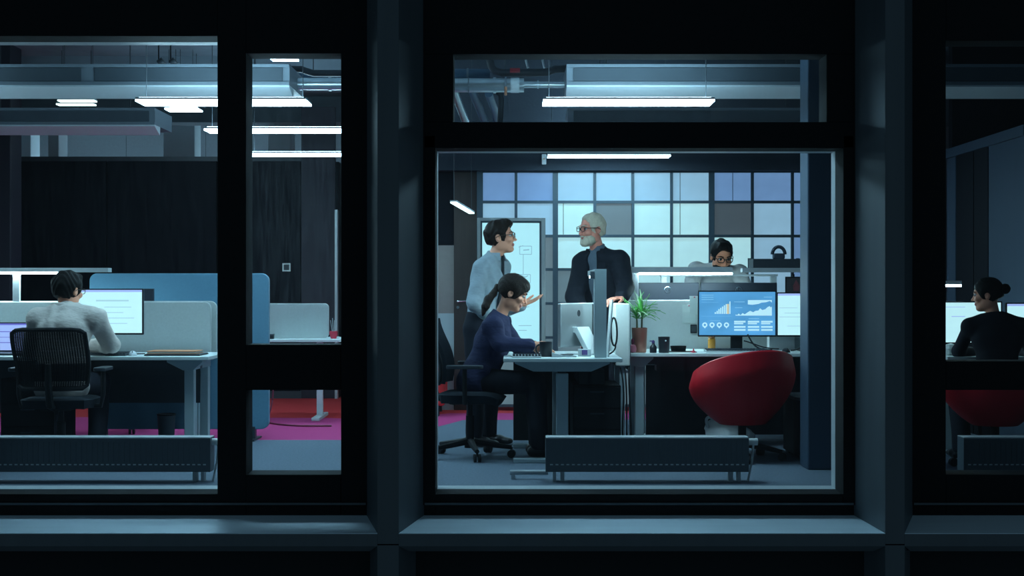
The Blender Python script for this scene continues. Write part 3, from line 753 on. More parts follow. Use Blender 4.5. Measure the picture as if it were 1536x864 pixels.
# under the desk
bn = thing('reflection_bin', 'tall pale bin standing under the blazer man\'s desk end', 'bin', (X(247, 9.9), 9.95, 0))  # bin shape put where the window glass holds a pale reflection
MB().lathe([(.05, 0), (.065, .28), (.062, .28), (.048, .01), (0, .01)], n=24).obj('body', 'steel_dark', bn, smooth=True); MB().lathe([(.066, .28), (.07, .285), (.066, .292), (.061, .285)], n=24).obj('rim', 'plastic_black', bn)
pd = thing('pedestal', 'black drawer pedestal under the blazer man\'s desk', 'cabinet', (X(60, 10.0), 9.98, 0))
B(-.2, .2, -.22, .22, .04, .56).obj('body', 'plastic_black', pd, bevel=.004)
for k in range(3):
    dd = B(-.19, .19, -.232, -.221, .06 + k * .165, .21 + k * .165).obj('drawer', 'plastic_black', pd, bevel=.002)
    B(-.05, .05, -.242, -.2325, .17 + k * .165, .18 + k * .165).obj('handle', 'steel_dark', dd)
for sx in (-1, 1):
    for sy in (-1, 1): MB().cyl((sx * .16 - .01, sy * .18, .02), (sx * .16 + .01, sy * .18, .02), .02, n=10).obj('caster', 'plastic_black', pd)

# ---- task chair (faces local +Y, back towards -Y)
def task_chair(label, loc, rz, back_h=.93, mesh=True, arms=True, w_=.47, group='office swivel chairs', seat_z=.47):
    t = thing('office_chair', label, 'chair', loc, rz, group=group)
    # five-star base
    bs = MB()
    for k in range(5):
        a = 2 * PI * k / 5 + .3
        c, s_ = math.cos(a), math.sin(a)
        bs.tube([(c * .03, s_ * .03, .115), (c * .16, s_ * .16, .095), (c * .30, s_ * .30, .075)], [.026, .022, .016], 8)
    bs.cyl((0, 0, .07), (0, 0, .13), .04).obj('base', 'plastic_black', t, smooth=True)
    for k in range(5):
        a = 2 * PI * k / 5 + .3; c, s_ = math.cos(a), math.sin(a)
        ca = MB()
        for q_ in (-1, 1): ca.cyl((c * .30 - s_ * .006 * q_, s_ * .30 + c * .006 * q_, .03), (c * .30 - s_ * .024 * q_, s_ * .30 + c * .024 * q_, .03), .029, n=14)
        ca.cyl((c * .30, s_ * .30, .04), (c * .30, s_ * .30, .078), .008, n=8)
        ca.obj('caster', 'plastic_black', t, smooth=True)
    MB().cyl((0, 0, .12), (0, 0, .30), .03).cyl((0, 0, .30), (0, 0, seat_z - .07), .019).obj('gas_lift', 'plastic_black', t, smooth=True)
    B(-.10, .10, -.14, .10, seat_z - .085, seat_z - .05).obj('mechanism', 'plastic_black', t, bevel=.01)
    # seat cushion: rounded, waterfall front
    rows = []
    for i in range(13):
        u = -1 + 2 * i / 12; row = []
        for j in range(13):
            v = -1 + 2 * j / 12
            k_ = (abs(u)**4 + abs(v)**4)**.25 if (u or v) else 0
            e = max(abs(u), abs(v)); sc2 = 1 if e == 0 else e / max(k_, 1e-6)
            row.append((u * sc2 * .245, v * sc2 * .235 + .02, seat_z + .01 - .03 * max(0, v - .4)**2 / .36 - .02 * e**6))
        rows.append(row)
    MB().sheet(rows, -.06).obj('seat', 'chair_fabric', t, smooth=True)
    # backrest: curved frame with mesh
    def bp(u, v):      # u across -1..1, v up 0..1
        wv = w_ / 2 * (1 - .10 * (1 - v)**2 - .05 * v**3)
        y = -.235 - .045 * math.sin(v * PI * .9) * 0 + .05 * u * u - .07 * v + .03 * math.sin(v * 5)
        return Vector((u * wv, y, seat_z + .07 + v * (back_h - seat_z - .07)))
    NB = 14
    rim = [bp(-1 + .12 * 0, v / NB) for v in range(NB)] 
    loop = [bp(-1, v) for v in np.linspace(.06, .92, 12)] + [bp(u, .985 if abs(u) < .8 else .97) for u in np.linspace(-.88, .88, 9)] + [bp(1, v) for v in np.linspace(.92, .06, 12)] + [bp(u, .0) for u in np.linspace(.88, -.88, 9)]
    MB().tube(loop, .014, 8, closed=True).obj('back_frame', 'plastic_black', t, smooth=True)
    if mesh:
        g = MB()
        for v in np.linspace(.02, .97, 46): g.tube([bp(u, v) for u in np.linspace(-.97, .97, 9)], .0052, 4)
        for u in np.linspace(-.95, .95, 30): g.tube([bp(u, v) for v in np.linspace(.01, .975, 9)], .0044, 4)
        tag(g.obj('back_mesh', 'mesh_black', t), kind='stuff')
        MB().sheet([[bp(u, v) + Vector((0, .02, 0)) for u in np.linspace(-.95, .95, 9)] for v in np.linspace(.12, .40, 5)], .02).obj('lumbar_pad', 'plastic_black', t, smooth=True)
    else:
        MB().sheet([[bp(u, v) + Vector((0, .0, 0)) for u in np.linspace(-.97, .97, 11)] for v in np.linspace(.0, .975, 14)], .04).obj('back_pad', 'chair_fabric', t, smooth=True)
    MB().tube([(0, -.10, seat_z - .07), (0, -.24, seat_z - .04), (0, -.285, seat_z + .10), (0, -.29, seat_z + .24)], [.03, .028, .024, .02], 8).obj('back_support', 'plastic_black', t, smooth=True)
    if arms:
        for s_ in (-1, 1):
            MB().tube([(s_ * .16, .0, seat_z - .06), (s_ * .27, .0, seat_z - .06), (s_ * .285, .0, seat_z + .02), (s_ * .285, .0, seat_z + .18)], .017, 8).obj('arm_post', 'plastic_black', t, smooth=True)
            MB().prism(rrect(s_ * .285 - .04, s_ * .285 + .04, -.13, .13, .035, 5), 'xy', seat_z + .18, seat_z + .205).obj('armrest', 'steel_dark', t, bevel=.006)
    return t
task_chair('black mesh office chair the blazer man sits on', (X(88, 9.2), 9.25, 0), .03, back_h=.945, w_=.50)
task_chair('black office chair standing empty behind the blazer man\'s desk', (X(190, 11.3), 11.55, 0), PI + .2, back_h=.90, mesh=False)
task_chair('dark office chair the woman in navy sits on, its base beside the centre radiator', (X(705, 9.72), 9.72, 0), -PI / 2 - .1, back_h=1.0, mesh=False)

# ---- narrow sash: the far desk
fd = desk('far white desk seen in the narrow sash', X(398, 12.35), X(512, 12.35), 12.35, 13.05, .75, legx=(X(480, 12.7),), legm='leg_white', tray=False, apron=False, single=True)
panel_thing('desk_divider', 'small pale divider on the far desk in the narrow sash', 'divider', X(395, 12.6), X(493, 12.6), 12.6, 12.64, .755, 1.075, .04, 'fabric_grey', feet=False, group='fabric desk dividers')
rp = thing('red_pot', 'small red pot with pale sticks on the far desk', 'pot', (X(500, 12.5), 12.52, .75))
MB().lathe([(.025, 0), (.04, .05), (.036, .07), (.030, .07), (.033, .045), (0, .01)], n=18).obj('pot', 'red_small', rp, smooth=True)
for k in range(4): MB().cyl((.004 * k - .006, 0, .02), (.018 * k - .03, .01, .17 + .02 * (k % 2)), .003, n=6).obj('stick', 'cable_white', rp)
bb = thing('black_box', 'small black box beside the blue fabric screen', 'box', (X(405, 12.45), 12.45, .75))
B(-.035, .035, -.03, .03, 0, .035).obj('body', 'plastic_black', bb, bevel=.003); B(-.036, .036, -.031, .031, .036, .045).obj('lid', 'plastic_dark', bb)
th = thing('wall_thermostat', 'square white framed switch on the dark meeting room wall', 'switch', (X(430, YM), YM - .002, Z(401, YM)))
for a, b, c, d in ((-.045, .045, .03, .045), (-.045, .045, -.045, -.03), (-.045, -.03, -.03, .03), (.03, .045, -.03, .03)): B(a, b, -.015, 0, c, d).obj('frame', 'paper', th)
B(-.03, .03, -.010, 0, -.03, .03).obj('button', 'plastic_dark', th)
cc = thing('floor_cable', 'dark cable curling over the magenta carpet', 'cable', (X(410, 12.4), 12.2, 0))
MB().tube(bez((-.1, .2, .7), (.05, .2, .4), (.02, .1, .1), (-.05, .05, .008)) + bez((-.05, .05, .008), (.15, -.3, .008), (.35, -.35, .008), (.6, -.3, .008))[1:], .008).obj('cord', 'maroon', cc, smooth=True)
# red lounge sofa at the corridor
so = thing('lounge_sofa', 'red sofa seen beside the frame of the centre window', 'sofa', (X(628, 13.2), 13.15, 0))
B(-.45, .20, -.3, .3, .10, .33).obj('seat', 'carpet_red', so, bevel=.03); B(-.45, .20, .16, .30, .331, .62).obj('backrest', 'carpet_red', so, bevel=.03); B(.201, .27, -.3, .3, .10, .50).obj('arm', 'carpet_red', so, bevel=.02)
for sx in (-.4, .2):
    for sy in (-.24, .24): MB().cyl((sx, sy, 0), (sx, sy, .10), .018, n=8).obj('leg', 'steel_dark', so)

# ================================================================== CENTRE: the woman's desk
WX0, WX1, WY0, WY1 = X(755, 9.3), X(934, 9.3), 9.3, 10.42
wd = thing('desk', 'pale desk with a broad single leg where the woman in navy sits', 'desk', ((WX0 + WX1) / 2, (WY0 + WY1) / 2, 0), group='office desks')
hx, hy = (WX1 - WX0) / 2, (WY1 - WY0) / 2
B(-hx, hx, -hy, hy, .704, .73).obj('tabletop', 'desk_white', wd, bevel=.004)
lx = X(843, 9.45) - (WX0 + WX1) / 2
for yy in (-hy + .12, hy - .12):
    B(lx - .042, lx + .042, yy - .03, yy + .03, .03, .62).obj('leg', 'desk_leg', wd, bevel=.004)
    MB().prism([(lx - .33, .702), (lx - .33, .69), (lx - .20, .635), (lx + .20, .635), (lx + .33, .69), (lx + .33, .702)], 'xz', yy - .035, yy + .035).obj('bracket', 'desk_leg', wd)
    B(lx - .34, lx + .34, yy - .035, yy + .035, 0, .03).obj('foot', 'desk_leg', wd, bevel=.005)
B(lx - .03, lx + .03, -hy + .15, hy - .15, .62, .70).obj('cross_beam', 'steel_dark', wd)
B(lx + .12, lx + .30, -hy + .2, hy - .2, .54, .64).obj('cable_tray', 'plastic_black', wd)
B(-hx + .07, hx - .02, hy - .06, hy - .04, .05, .69).obj('modesty_panel', 'plastic_black', wd)
pd2 = thing('pedestal', 'black drawer pedestal in the shade under the woman\'s desk', 'cabinet', (X(893, 9.85), 9.92, 0))
B(-.17, .17, -.26, .26, .04, .52).obj('body', 'plastic_black', pd2, bevel=.004)
for k in range(3):
    dd = B(-.165, .165, -.272, -.2605, .055 + k * .155, .195 + k * .155).obj('drawer', 'plastic_black', pd2, bevel=.002)
    B(-.05, .05, -.282, -.2725, .16 + k * .155, .17 + k * .155).obj('handle', 'steel_dark', dd)
for sx in (-1, 1):
    for sy in (-1, 1): MB().cyl((sx * .13 - .01, sy * .2, .02), (sx * .13 + .01, sy * .2, .02), .02, n=10).obj('caster', 'plastic_black', pd2)
# silver computer seen from behind
mc = thing('computer', 'silver computer seen from behind on the woman\'s desk', 'computer', (X(866, 9.9), 9.93, .73), math.radians(-122))
B(-.265, .265, -.014, .014, .055, .375).obj('housing', 'silver', mc, bevel=.008)
B(-.255, .255, -.016, -.0142, .115, .365).obj('screen', 'screen_white', mc)
B(-.255, .255, -.0165, -.0142, .065, .110).obj('chin', 'silver', mc)
MB().prism([(.014, .20), (.05, .20), (.16, .010), (.16, 0), (-.04, 0), (-.04, .008), (.12, .012), (.03, .16), (.014, .16)], 'yz', -.09, .09).obj('stand', 'monitor_white', mc, bevel=.003)
MB().lathe([(.016, 0), (.018, .001), (.022, .001), (.024, 0)], n=24).obj('emblem', 'plastic_dark', mc).matrix_local = Matrix.Translation((0, .0142, .30)) @ Matrix.Rotation(-PI / 2, 4, 'X')
m2 = thing('monitor', 'thin white monitor standing edge-on behind the silver computer', 'monitor', (X(899, 9.8), 9.86, .73), math.radians(-80), group='computer monitors')
B(-.16, .16, -.012, .012, .03, .375).obj('housing', 'monitor_white', m2, bevel=.004); B(-.15, .15, -.0135, -.0122, .04, .365).obj('screen', 'plastic_dark', m2); MB().prism(rrect(-.10, .10, -.06, .06, .03), 'xy', 0, .01).obj('foot', 'monitor_white', m2); B(-.03, .03, .0125, .03, .01, .2).obj('neck', 'monitor_white', m2)
# lamp on a broad post seen end-on
YC = 9.42
dl = thing('desk_lamp', 'tall grey lamp post seen end-on at the edge of the woman\'s desk', 'lamp', (X(901, YC), YC, .73), group='desk lamps on the dividers')
B(-.040, .040, -.012, .05, 0, .615).obj('post', 'desk_leg', dl, bevel=.003)
B(-.047, -.041, -.008, .04, .02, .56).obj('post_edge', 'leg_white', dl)
B(-.040, .036, .051, .9, .575, .615).obj('bar', 'lamp_alu', dl, bevel=.003)
B(-.030, .026, .06, .88, .562, .5745).obj('diffuser', 'led_desk', dl)
B(-.072, -.0405, -.01, .03, .545, .60).obj('clamp', 'chrome', dl, bevel=.004)
# white thick divider between the two desks
dv = thing('desk_divider', 'thick white divider the bearded man rests a hand on', 'divider', (X(934, 9.97), 10.26, 0), group='fabric desk dividers')
B(-.054, .054, -.29, .29, .64, 1.10).obj('board', 'fabric_white', dv, bevel=.008); B(.0545, .058, -.29, .29, .60, 1.08).obj('side_edge', 'fabric_edge', dv)
for yy in (-.24, .24): B(-.02, .02, yy - .02, yy + .02, 0, .64).obj('post', 'desk_leg', dv)
B(-.05, .05, -.29, .29, 0, .012).obj('foot', 'steel_dark', dv)
# thin slanted screen edge and looped cables
ts = thing('tablet', 'thin white tablet leaning edge-on against the tall lamp post', 'tablet', (X(911, 9.62), 9.62, .73), 0)
MB().prism([(-.006, 0), (.004, 0), (.034, .40), (.026, .40)], 'xz', -.12, .12).obj('body', 'monitor_white', ts); B(.008, .0085, -.08, .08, .1, .12).obj('edge_button', 'plastic_dark', ts)
cl = thing('coiled_cable', 'loop of black cable beside the thick white divider', 'cable', (X(921, 9.75), 9.75, .73))
MB().tube([(.022 * math.cos(a), .03 * math.sin(a), .17 + .10 * math.sin(a)) for a in [2 * PI * i / 24 for i in range(24)]], .007, 8, closed=True).obj('loop', 'cable_black', cl, smooth=True)
MB().tube(bez((.01, 0, .08), (.02, 0, .03), (-.03, .05, .004), (-.04, .1, .004)), .006).obj('tail', 'cable_black', cl, smooth=True)
hc = thing('hanging_cable', 'black cables hanging in the gap between the two desks', 'cable', (X(938, 9.75), 9.75, 0))
for k in range(3): MB().tube(bez((-.03 + .03 * k, .05, .64), (.02, -.02 * k, .4), (-.05 + .05 * k, 0, .25), (.02 * k, .02, .008), 14), .006).obj('cord', 'cable_black', hc, smooth=True)
# mug, paper, pen
def mug(label, x, Y, z, r, h, m='ceramic_black', handle=-1, rz=0):
    t = thing('mug', label, 'mug', (x, Y, z), rz)
    MB().lathe([(r * .86, 0), (r * .9, .004), (r, h), (r * .93, h), (r * .82, .008), (0, .008)], n=28).obj('cup', m, t, smooth=True)
    if handle: MB().tube([(handle * (r * .93 + .028 * math.sin(a)), 0, h * .5 + .032 * math.cos(a)) for a in [PI * i / 10 for i in range(11)]], .006, 8).obj('handle', m, t, smooth=True)
    return t
mug('black mug in the hand of the woman in navy', X(819, 9.55), 9.55, .73, .047, .105)
sh = thing('paper_sheet', 'white paper sheet under the navy sleeve', 'paper', (X(795, 9.55), 9.62, .73), .12)
B(-.13, .13, -.11, .11, 0, .002).obj('page', 'paper', sh)
kb = keyboard('pale keyboard edge on the woman\'s desk near the mug', X(790, 9.38), 9.42, 0, .2, 'monitor_white', 'steel_dark')
pn = thing('phone_stand', 'low white stand at the foot of the silver computer', 'stand', (X(845, 9.5), 9.5, .73))
MB().prism([(-.08, 0), (.09, 0), (.09, .01), (.0, .014), (-.07, .03), (-.08, .03)], 'xz', -.05, .05).obj('body', 'monitor_white', pn); B(-.02, .07, -.03, .03, .0145, .02).obj('pad', 'plastic_dark', pn)
bx_ = thing('blue_box', 'small blue and white carton beside the silver computer', 'box', (X(878, 9.5), 9.62, .73))
B(-.045, .045, -.03, .03, 0, .05).obj('carton', 'monitor_white', bx_, bevel=.002); B(-.02, .02, -.0315, -.0302, .01, .045).obj('label', 'purple', bx_)

# ================================================================== CENTRE: the desk with the dashboard screen
RX0, RX1, RY0, RY1 = X(945, 10.05), 3.05, 10.05, 10.80
rd = desk('white desk with the blue dashboard screen and the plant', RX0, RX1, RY0, RY1, legx=(X(959, 10.15), 2.9))
desk('white desk the man with lowered head leans over', .95, 3.05, 10.95, 11.62, legx=(1.05, 2.95))
pnl = panel_thing('desk_divider', 'long white divider behind the plant and the dashboard screen', 'divider', .90, 3.05, 10.83, 10.87, .60, 1.12, .03, 'fabric_white', feet=False, group='fabric desk dividers')
B(-.9, .9, .02, .05, -.56, -.0).obj('modesty_panel', 'plastic_dark', pnl)
ZR = lambda py: Z(py, 10.85)
desk_lamp('white desk lamp on a post in front of the man with lowered head', X(948, 10.85), X(1098, 10.85), 10.85, ZR(412), ZR(400.5), (X(952.5, 10.85),), 1.12, lit=(.06, 1))
desk_lamp('second white desk lamp bar ending behind the blue column', X(1112, 10.85), X(1245, 10.85), 10.85, ZR(411), ZR(402), (X(1236, 10.85),), 1.12, lit=None)
desk_lamp('grey lamp frame standing behind the two dark monitor backs', X(990, 11.3), X(1166, 11.3), 11.3, Z(417, 11.3), Z(411.5, 11.3), (X(1160, 11.3), X(996, 11.3)), .73, lit=None, depth=.05)
# dark monitor backs with a ring emblem
for k, (a, b, lab) in enumerate(((953, 1049, 'dark monitor back with a ring emblem above the plant'), (1050, 1166, 'dark monitor back with a ring emblem above the dashboard screen'))):
    Ym = 11.12
    w_ = X(b, Ym) - X(a, Ym)
    t, s, zb = monitor('monitor', lab, X((a + b) / 2, Ym), Ym, Z(424, Ym) - .345, w_ - .01, .345, PI, 'screen_white', foot=.12)
    tr_ = MB().tube([(.026 * math.cos(2 * PI * i / 28), .0205, zb + .285 + .026 * math.sin(2 * PI * i / 28)) for i in range(28)], .0028, 6, closed=True).obj('ring_emblem', 'chrome', t, smooth=True)
    MB().bx(-.012, -.009, .018, .0215, zb + .27, zb + .30, R=Matrix.Rotation(.3, 3, 'Y')).bx(.007, .010, .018, .0215, zb + .27, zb + .30, R=Matrix.Rotation(.3, 3, 'Y')).obj('emblem_strokes', 'chrome', t)
# dashboard screen
Yd = 10.50
t, s, zb = monitor('monitor', 'blue dashboard screen with bar and area charts', X(1105.5, Yd), Yd, Z(505, Yd), X(1164, Yd) - X(1047, Yd), Z(436, Yd) - Z(505, Yd), math.radians(-2), 'dash_blue', neck=.045)
W_, H_ = X(1164, Yd) - X(1047, Yd) - .018, Z(436, Yd) - Z(505, Yd) - .0216
def dash(name, quads, m, y=-.0100):
    g = MB()
    for u0, u1, v0, v1 in quads:    # fractions of the screen, v from the top
        g.add([(-W_ / 2 + u0 * W_, y, zb + .0126 + (1 - v1) * H_), (-W_ / 2 + u1 * W_, y, zb + .0126 + (1 - v1) * H_), (-W_ / 2 + u1 * W_, y, zb + .0126 + (1 - v0) * H_), (-W_ / 2 + u0 * W_, y, zb + .0126 + (1 - v0) * H_)], [(0, 1, 2, 3)])
    return g.obj(name, m, s)
dash('bar_chart', [(.205 + i * .024, .221 + i * .024, .50 - h, .51) for i, h in enumerate((.03, .06, .10, .13, .16, .19, .215))] + [(.398, .412, .22, .51)], 'dash_pale')
dash('highlight_bar', [(.366, .392, .28, .51)], 'dash_gold', -.0101)
pts = [(.48, .52), (.50, .54), (.52, .50), (.545, .54), (.57, .49), (.60, .52), (.64, .47), (.67, .44), (.71, .47), (.74, .44), (.78, .43), (.80, .38), (.83, .42), (.87, .40), (.90, .35), (.925, .33), (.94, .36), (.955, .34)]
def dpt(u, v, y): return (-W_ / 2 + u * W_, y, zb + .0126 + (1 - v) * H_)
g = MB()
for (u0, v0), (u1, v1) in zip(pts[:-1], pts[1:]): g.add([dpt(u0, .55, -.0100), dpt(u1, .55, -.0100), dpt(u1, v1, -.0100), dpt(u0, v0, -.0100)], [(0, 1, 2, 3)])
g.obj('area_chart', 'dash_pale', s)
g = MB()
ups = [(.64, .29), (.70, .30), (.78, .28), (.82, .25), (.88, .24), (.93, .21), (.955, .25)]
for (u0, v0), (u1, v1) in zip(ups[:-1], ups[1:]): g.add([dpt(u0, .19, -.0100), dpt(u1, .19, -.0100), dpt(u1, v1, -.0100), dpt(u0, v0, -.0100)], [(0, 1, 2, 3)])
g.obj('area_chart', 'dash_pale', s)
g = MB()
for cx_ in (.075, .17, .265, .36):
    R0, R1, n = .034, .016, 20
    for i in range(n):
        a0, a1 = 2 * PI * i / n, 2 * PI * (i + 1) / n
        f = lambda a, r: (-W_ / 2 + cx_ * W_ + r * W_ * math.cos(a), -.0100, zb + .0126 + (1 - .765) * H_ + r * W_ * math.sin(a))
        g.add([f(a0, R0), f(a1, R0), f(a1, R1), f(a0, R1)], [(0, 1, 2, 3)])
    g.add([dpt(cx_ - .02, .80, -.0101), dpt(cx_ + .02, .80, -.0101), dpt(cx_, .85, -.0101)], [(0, 1, 2)])
g.obj('ring_charts', 'dash_pale', s)
tb = []
for u0 in (.46, .64, .815):
    tb += [(u0, u0 + .15, .67, .71), (u0, u0 + .12, .72, .75), (u0, u0 + .15, .79, .83), (u0, u0 + .15, .86, .90)]
dash('table_rows', tb, 'dash_pale')
dash('text_lines', [(.03, .19, .07, .085), (.03, .19, .12, .135), (.03, .19, .17, .185), (.03, .25, .24, .245), (.03, .43, .56, .565), (.46, .60, .225, .24), (.47, .57, .36, .375), (.65, .79, .61, .63), (.85, .96, .115, .13), (.14, .28, .66, .67)], 'dash_mid')
Yw = 10.46
t, s, zb = monitor('monitor', 'white document screen half hidden by the blue column', X(1219, Yw), Yw, Z(505, Yw), X(1274, Yw) - X(1165, Yw), Z(438.5, Yw) - Z(505, Yw), 0, 'screen_white', header='screen_lilac')
screen_lines(s, zb, [(-.26, -.12, .22, .005), (-.22, -.05, .18, .005), (-.26, -.02, .15, .005), (-.2, -.1, .08, .005)])
mouse('dark computer mouse beside the tangled cables', X(1180, 10.2), 10.22, 'plastic_black')
keyboard('pale keyboard in front of the dashboard screen', X(1105, 10.2), 10.25, 0, .46, 'monitor_white', 'plastic_dark')
# cables
cg = thing('tangled_cables', 'tangled black cables under the dashboard screen', 'cable', (X(1128, 10.4), 10.42, .73))
MB().tube(bez((-.03, 0, .13), (.02, 0, .02), (.05, -.05, .01), (.15, -.05, .012)), .006).obj('cord', 'cable_black', cg, smooth=True)
MB().tube(bez((-.06, 0, .08), (.03, 0, .06), (.06, -.03, .02), (.20, -.06, .02)), .005).obj('cord', 'cable_black', cg, smooth=True)
MB().tube(bez((.28, -.1, .01), (.36, -.1, .01), (.40, -.05, .06), (.50, 0, .10)), .006).obj('cord', 'cable_black', cg, smooth=True)
wb = thing('white_box', 'white carton standing under the document screen', 'box', (X(1172, 10.62), 10.64, .73))
B(-.10, .10, -.05, .05, 0, .125).obj('carton', 'monitor_white', wb, bevel=.003); B(.101, .15, -.04, .04, 0, .11).obj('side_box', 'desk_leg', wb, bevel=.003)
# plant in a copper pot
pl = thing('potted_plant', 'spiky green plant in a copper pot on the desk', 'plant', (X(960, 10.18), 10.22, .73))
MB().lathe([(.048, 0), (.051, .004), (.060, .185), (.056, .185), (.046, .008), (0, .008)], n=32).obj('pot', 'copper', pl, smooth=True)
MB().lathe([(.054, .165), (.03, .172), (0, .170)], n=20).obj('soil', 'soil', pl)
for dx in (-.018, .016): MB().tube([(dx, 0, .16), (dx * 1.1, .004, .24), (dx * 1.4, 0, .29)], [.008, .007, .006], 7).obj('stem', 'stem_brown', pl, smooth=True)
rnd = random.Random(3)
for k in range(58):
    cx_ = rnd.choice((-.024, .022)); a = rnd.uniform(0, 2 * PI); el = rnd.uniform(.15, 1.35); L_ = rnd.uniform(.12, .215)
    d = Vector((math.cos(a) * math.cos(el), math.sin(a) * math.cos(el) * .8, math.sin(el))); b0 = Vector((cx_, 0, .25 + rnd.uniform(0, .05)))
    p1 = b0 + d * L_ * .5; p2 = b0 + d * L_ + Vector((0, 0, -.05 * math.cos(el)))
    sd = d.cross(Vector((0, 0, 1))).normalized(); nrm = sd.cross(d)
    ww = rnd.uniform(.006, .0105); rows = []
    for p, wv in ((b0, .5), (b0 * .4 + p1 * .6, .9), (p1, 1.0), ((p1 + p2) / 2 + nrm * .006, .7), (p2, .08)):
        rows.append([p - sd * ww * wv + nrm * .003, p, p + sd * ww * wv + nrm * .003])
    MB().sheet(rows, .0012).obj('leaf', 'leaf_pale' if rnd.random() < .35 else 'leaf_green', pl, smooth=True)
# small things by the pot
pf = thing('pink_figurine', 'small round pink figurine beside the copper pot', 'figurine', (X(949, 10.12), 10.12, .73))
MB().lathe([(0, 0), (.024, .006), (.030, .03), (.024, .054), (.010, .064), (0, .066)], n=20).obj('body', 'pink', pf, smooth=True); MB().lathe([(.008, .062), (.013, .075), (.012, .10), (0, .112)], n=14).obj('top', 'maroon', pf, smooth=True)
bt = thing('spray_bottle', 'small dark bottle with a purple cap beside the copper pot', 'bottle', (X(980, 10.12), 10.13, .73))
MB().lathe([(.024, 0), (.026, .004), (.026, .045), (.012, .062), (.010, .072), (0, .072)], n=20).obj('body', 'ceramic_black', bt, smooth=True); MB().lathe([(.011, .0725), (.012, .088), (.006, .095), (0, .096)], n=14).obj('cap', 'purple', bt, smooth=True); B(-.026, -.006, -.005, .005, .084, .092).obj('nozzle', 'purple', bt)
ck = mug('tapered black cup with a small white mark', X(996, 10.14), 10.14, .73, .044, .12, handle=0)
MB().lathe([(0, 0), (.006, 0), (.006, .001), (0, .001)], n=10).obj('mark', 'paper', ck).matrix_local = Matrix.Translation((.008, -.0435, .092)) @ Matrix.Rotation(PI / 2, 4, 'X')
ty = thing('black_tray', 'oval black tray behind the black cup', 'tray', (X(1018, 10.3), 10.32, .735))
MB().lathe([(.0, .016), (.05, .016), (.058, .04), (.062, .04), (.055, 0), (0, 0)], n=24).obj('dish', 'plastic_black', ty, smooth=True).scale = (1, .7, 1)
ff = thing('tray_folder', 'flat black folder in front of the oval tray', 'folder', (X(1022, 10.2), 10.26, .73)); B(-.12, .12, -.05, .12, 0, .0045).obj('cover', 'plastic_black', ff)
rf = thing('red_clip', 'tiny red figure lying on the desk beside the folder', 'figurine', (X(1040, 10.14), 10.13, .73))
MB().lathe([(0, .0), (.020, .003), (.016, .012), (.006, .018), (.004, .03), (0, .032)], n=14).obj('body', 'red_small', rf, smooth=True); B(-.024, -.014, -.005, .005, .008, .016).obj('tip', 'pink', rf)
jr = thing('amber_jar', 'amber jar standing under the dashboard screen', 'jar', (X(1068, 10.6), 10.62, .73))
MB().lathe([(.026, 0), (.030, .006), (.030, .085), (.024, .092), (0, .092)], n=22).obj('jar', 'amber', jr, smooth=True); MB().lathe([(.026, .0925), (.027, .11), (0, .112)], n=22).obj('lid', 'leather_brown', jr, smooth=True)
for k, (a, b, c, d) in enumerate(((1024, 1044, 457, 485), (1035, 1049, 444, 472))):
    pp = thing('pinned_note', ('larger white note pinned low on the long divider', 'upper white note pinned beside the dashboard screen')[k], 'note', (X((a + b) / 2, 10.8), 10.826 - .006 * k, Z(d, 10.8)))
    hh = Z(c, 10.8) - Z(d, 10.8); ww = (X(b, 10.8) - X(a, 10.8)) / 2
    MB().sheet([[(u * ww, -.004 * math.sin(v * 3) - .002, v * hh) for u in (-1, 0, 1)] for v in (0, .3, .6, 1)], .002).obj('page', 'paper', pp); MB().cyl((0, -.002, hh * .94), (0, -.012, hh * .94), .006, n=10).obj('pin', 'pink', pp)
ph = thing('desk_phone', 'small black phone holder on the long white divider', 'phone', (X(1041, 10.8), 10.83, Z(500, 10.8)))
B(-.026, .026, -.02, 0, 0, .07).obj('body', 'plastic_black', ph, bevel=.004); B(-.020, .020, -.0215, -.0202, .012, .062).obj('screen', 'plastic_dark', ph)
hp_ = thing('hanging_picture', 'small dark picture clipped under the second lamp bar', 'picture', (X(1190, 10.85), 10.85, ZR(440)))
hh = ZR(415) - ZR(440)
B(-.065, .065, -.006, .006, 0, hh).obj('frame', 'plastic_black', hp_, bevel=.002); B(-.056, .056, -.0078, -.0062, .01, hh - .01).obj('print', 'photo_dark', hp_); MB().add([(0, -.0082, .02), (.045, -.0082, .02), (.05, -.0082, .06), (.02, -.0082, .11), (-.005, -.0082, .06)], [(0, 1, 2, 3, 4)]).obj('print_motif', 'photo_red', hp_); B(-.008, .008, -.01, .01, hh, ZR(411) - ZR(440) - .002).obj('clip', 'plastic_black', hp_)
# wall shelf with a bag on the glazed partition
ws = thing('wall_shelf', 'dark shelf box fixed to the gridded glass partition', 'shelf', (X(1165, 13.3), 13.32, Z(402, 13.3)))
B(-.25, .25, -.13, .13, 0, .088).obj('box', 'shelf_dark', ws, bevel=.003)
for sx in (-.24, .24): B(sx - .015, sx + .015, .131, .148, -.02, .10).obj('bracket', 'mullion', ws)
hb = thing('handbag', 'dark bag with an arched handle on the wall shelf', 'bag', (X(1168, 13.3), 13.30, Z(402, 13.3) + .088))
MB().prism(rrect(-.055, .055, 0, .055, .015), 'xz', -.04, .04).obj('body', 'bag_dark', hb, bevel=.008)
MB().tube([(.062 * math.cos(a), 0, .045 + .075 * math.sin(a)) for a in [PI * i / 14 for i in range(15)]], .017, 8).obj('handle', 'bag_dark', hb, smooth=True)

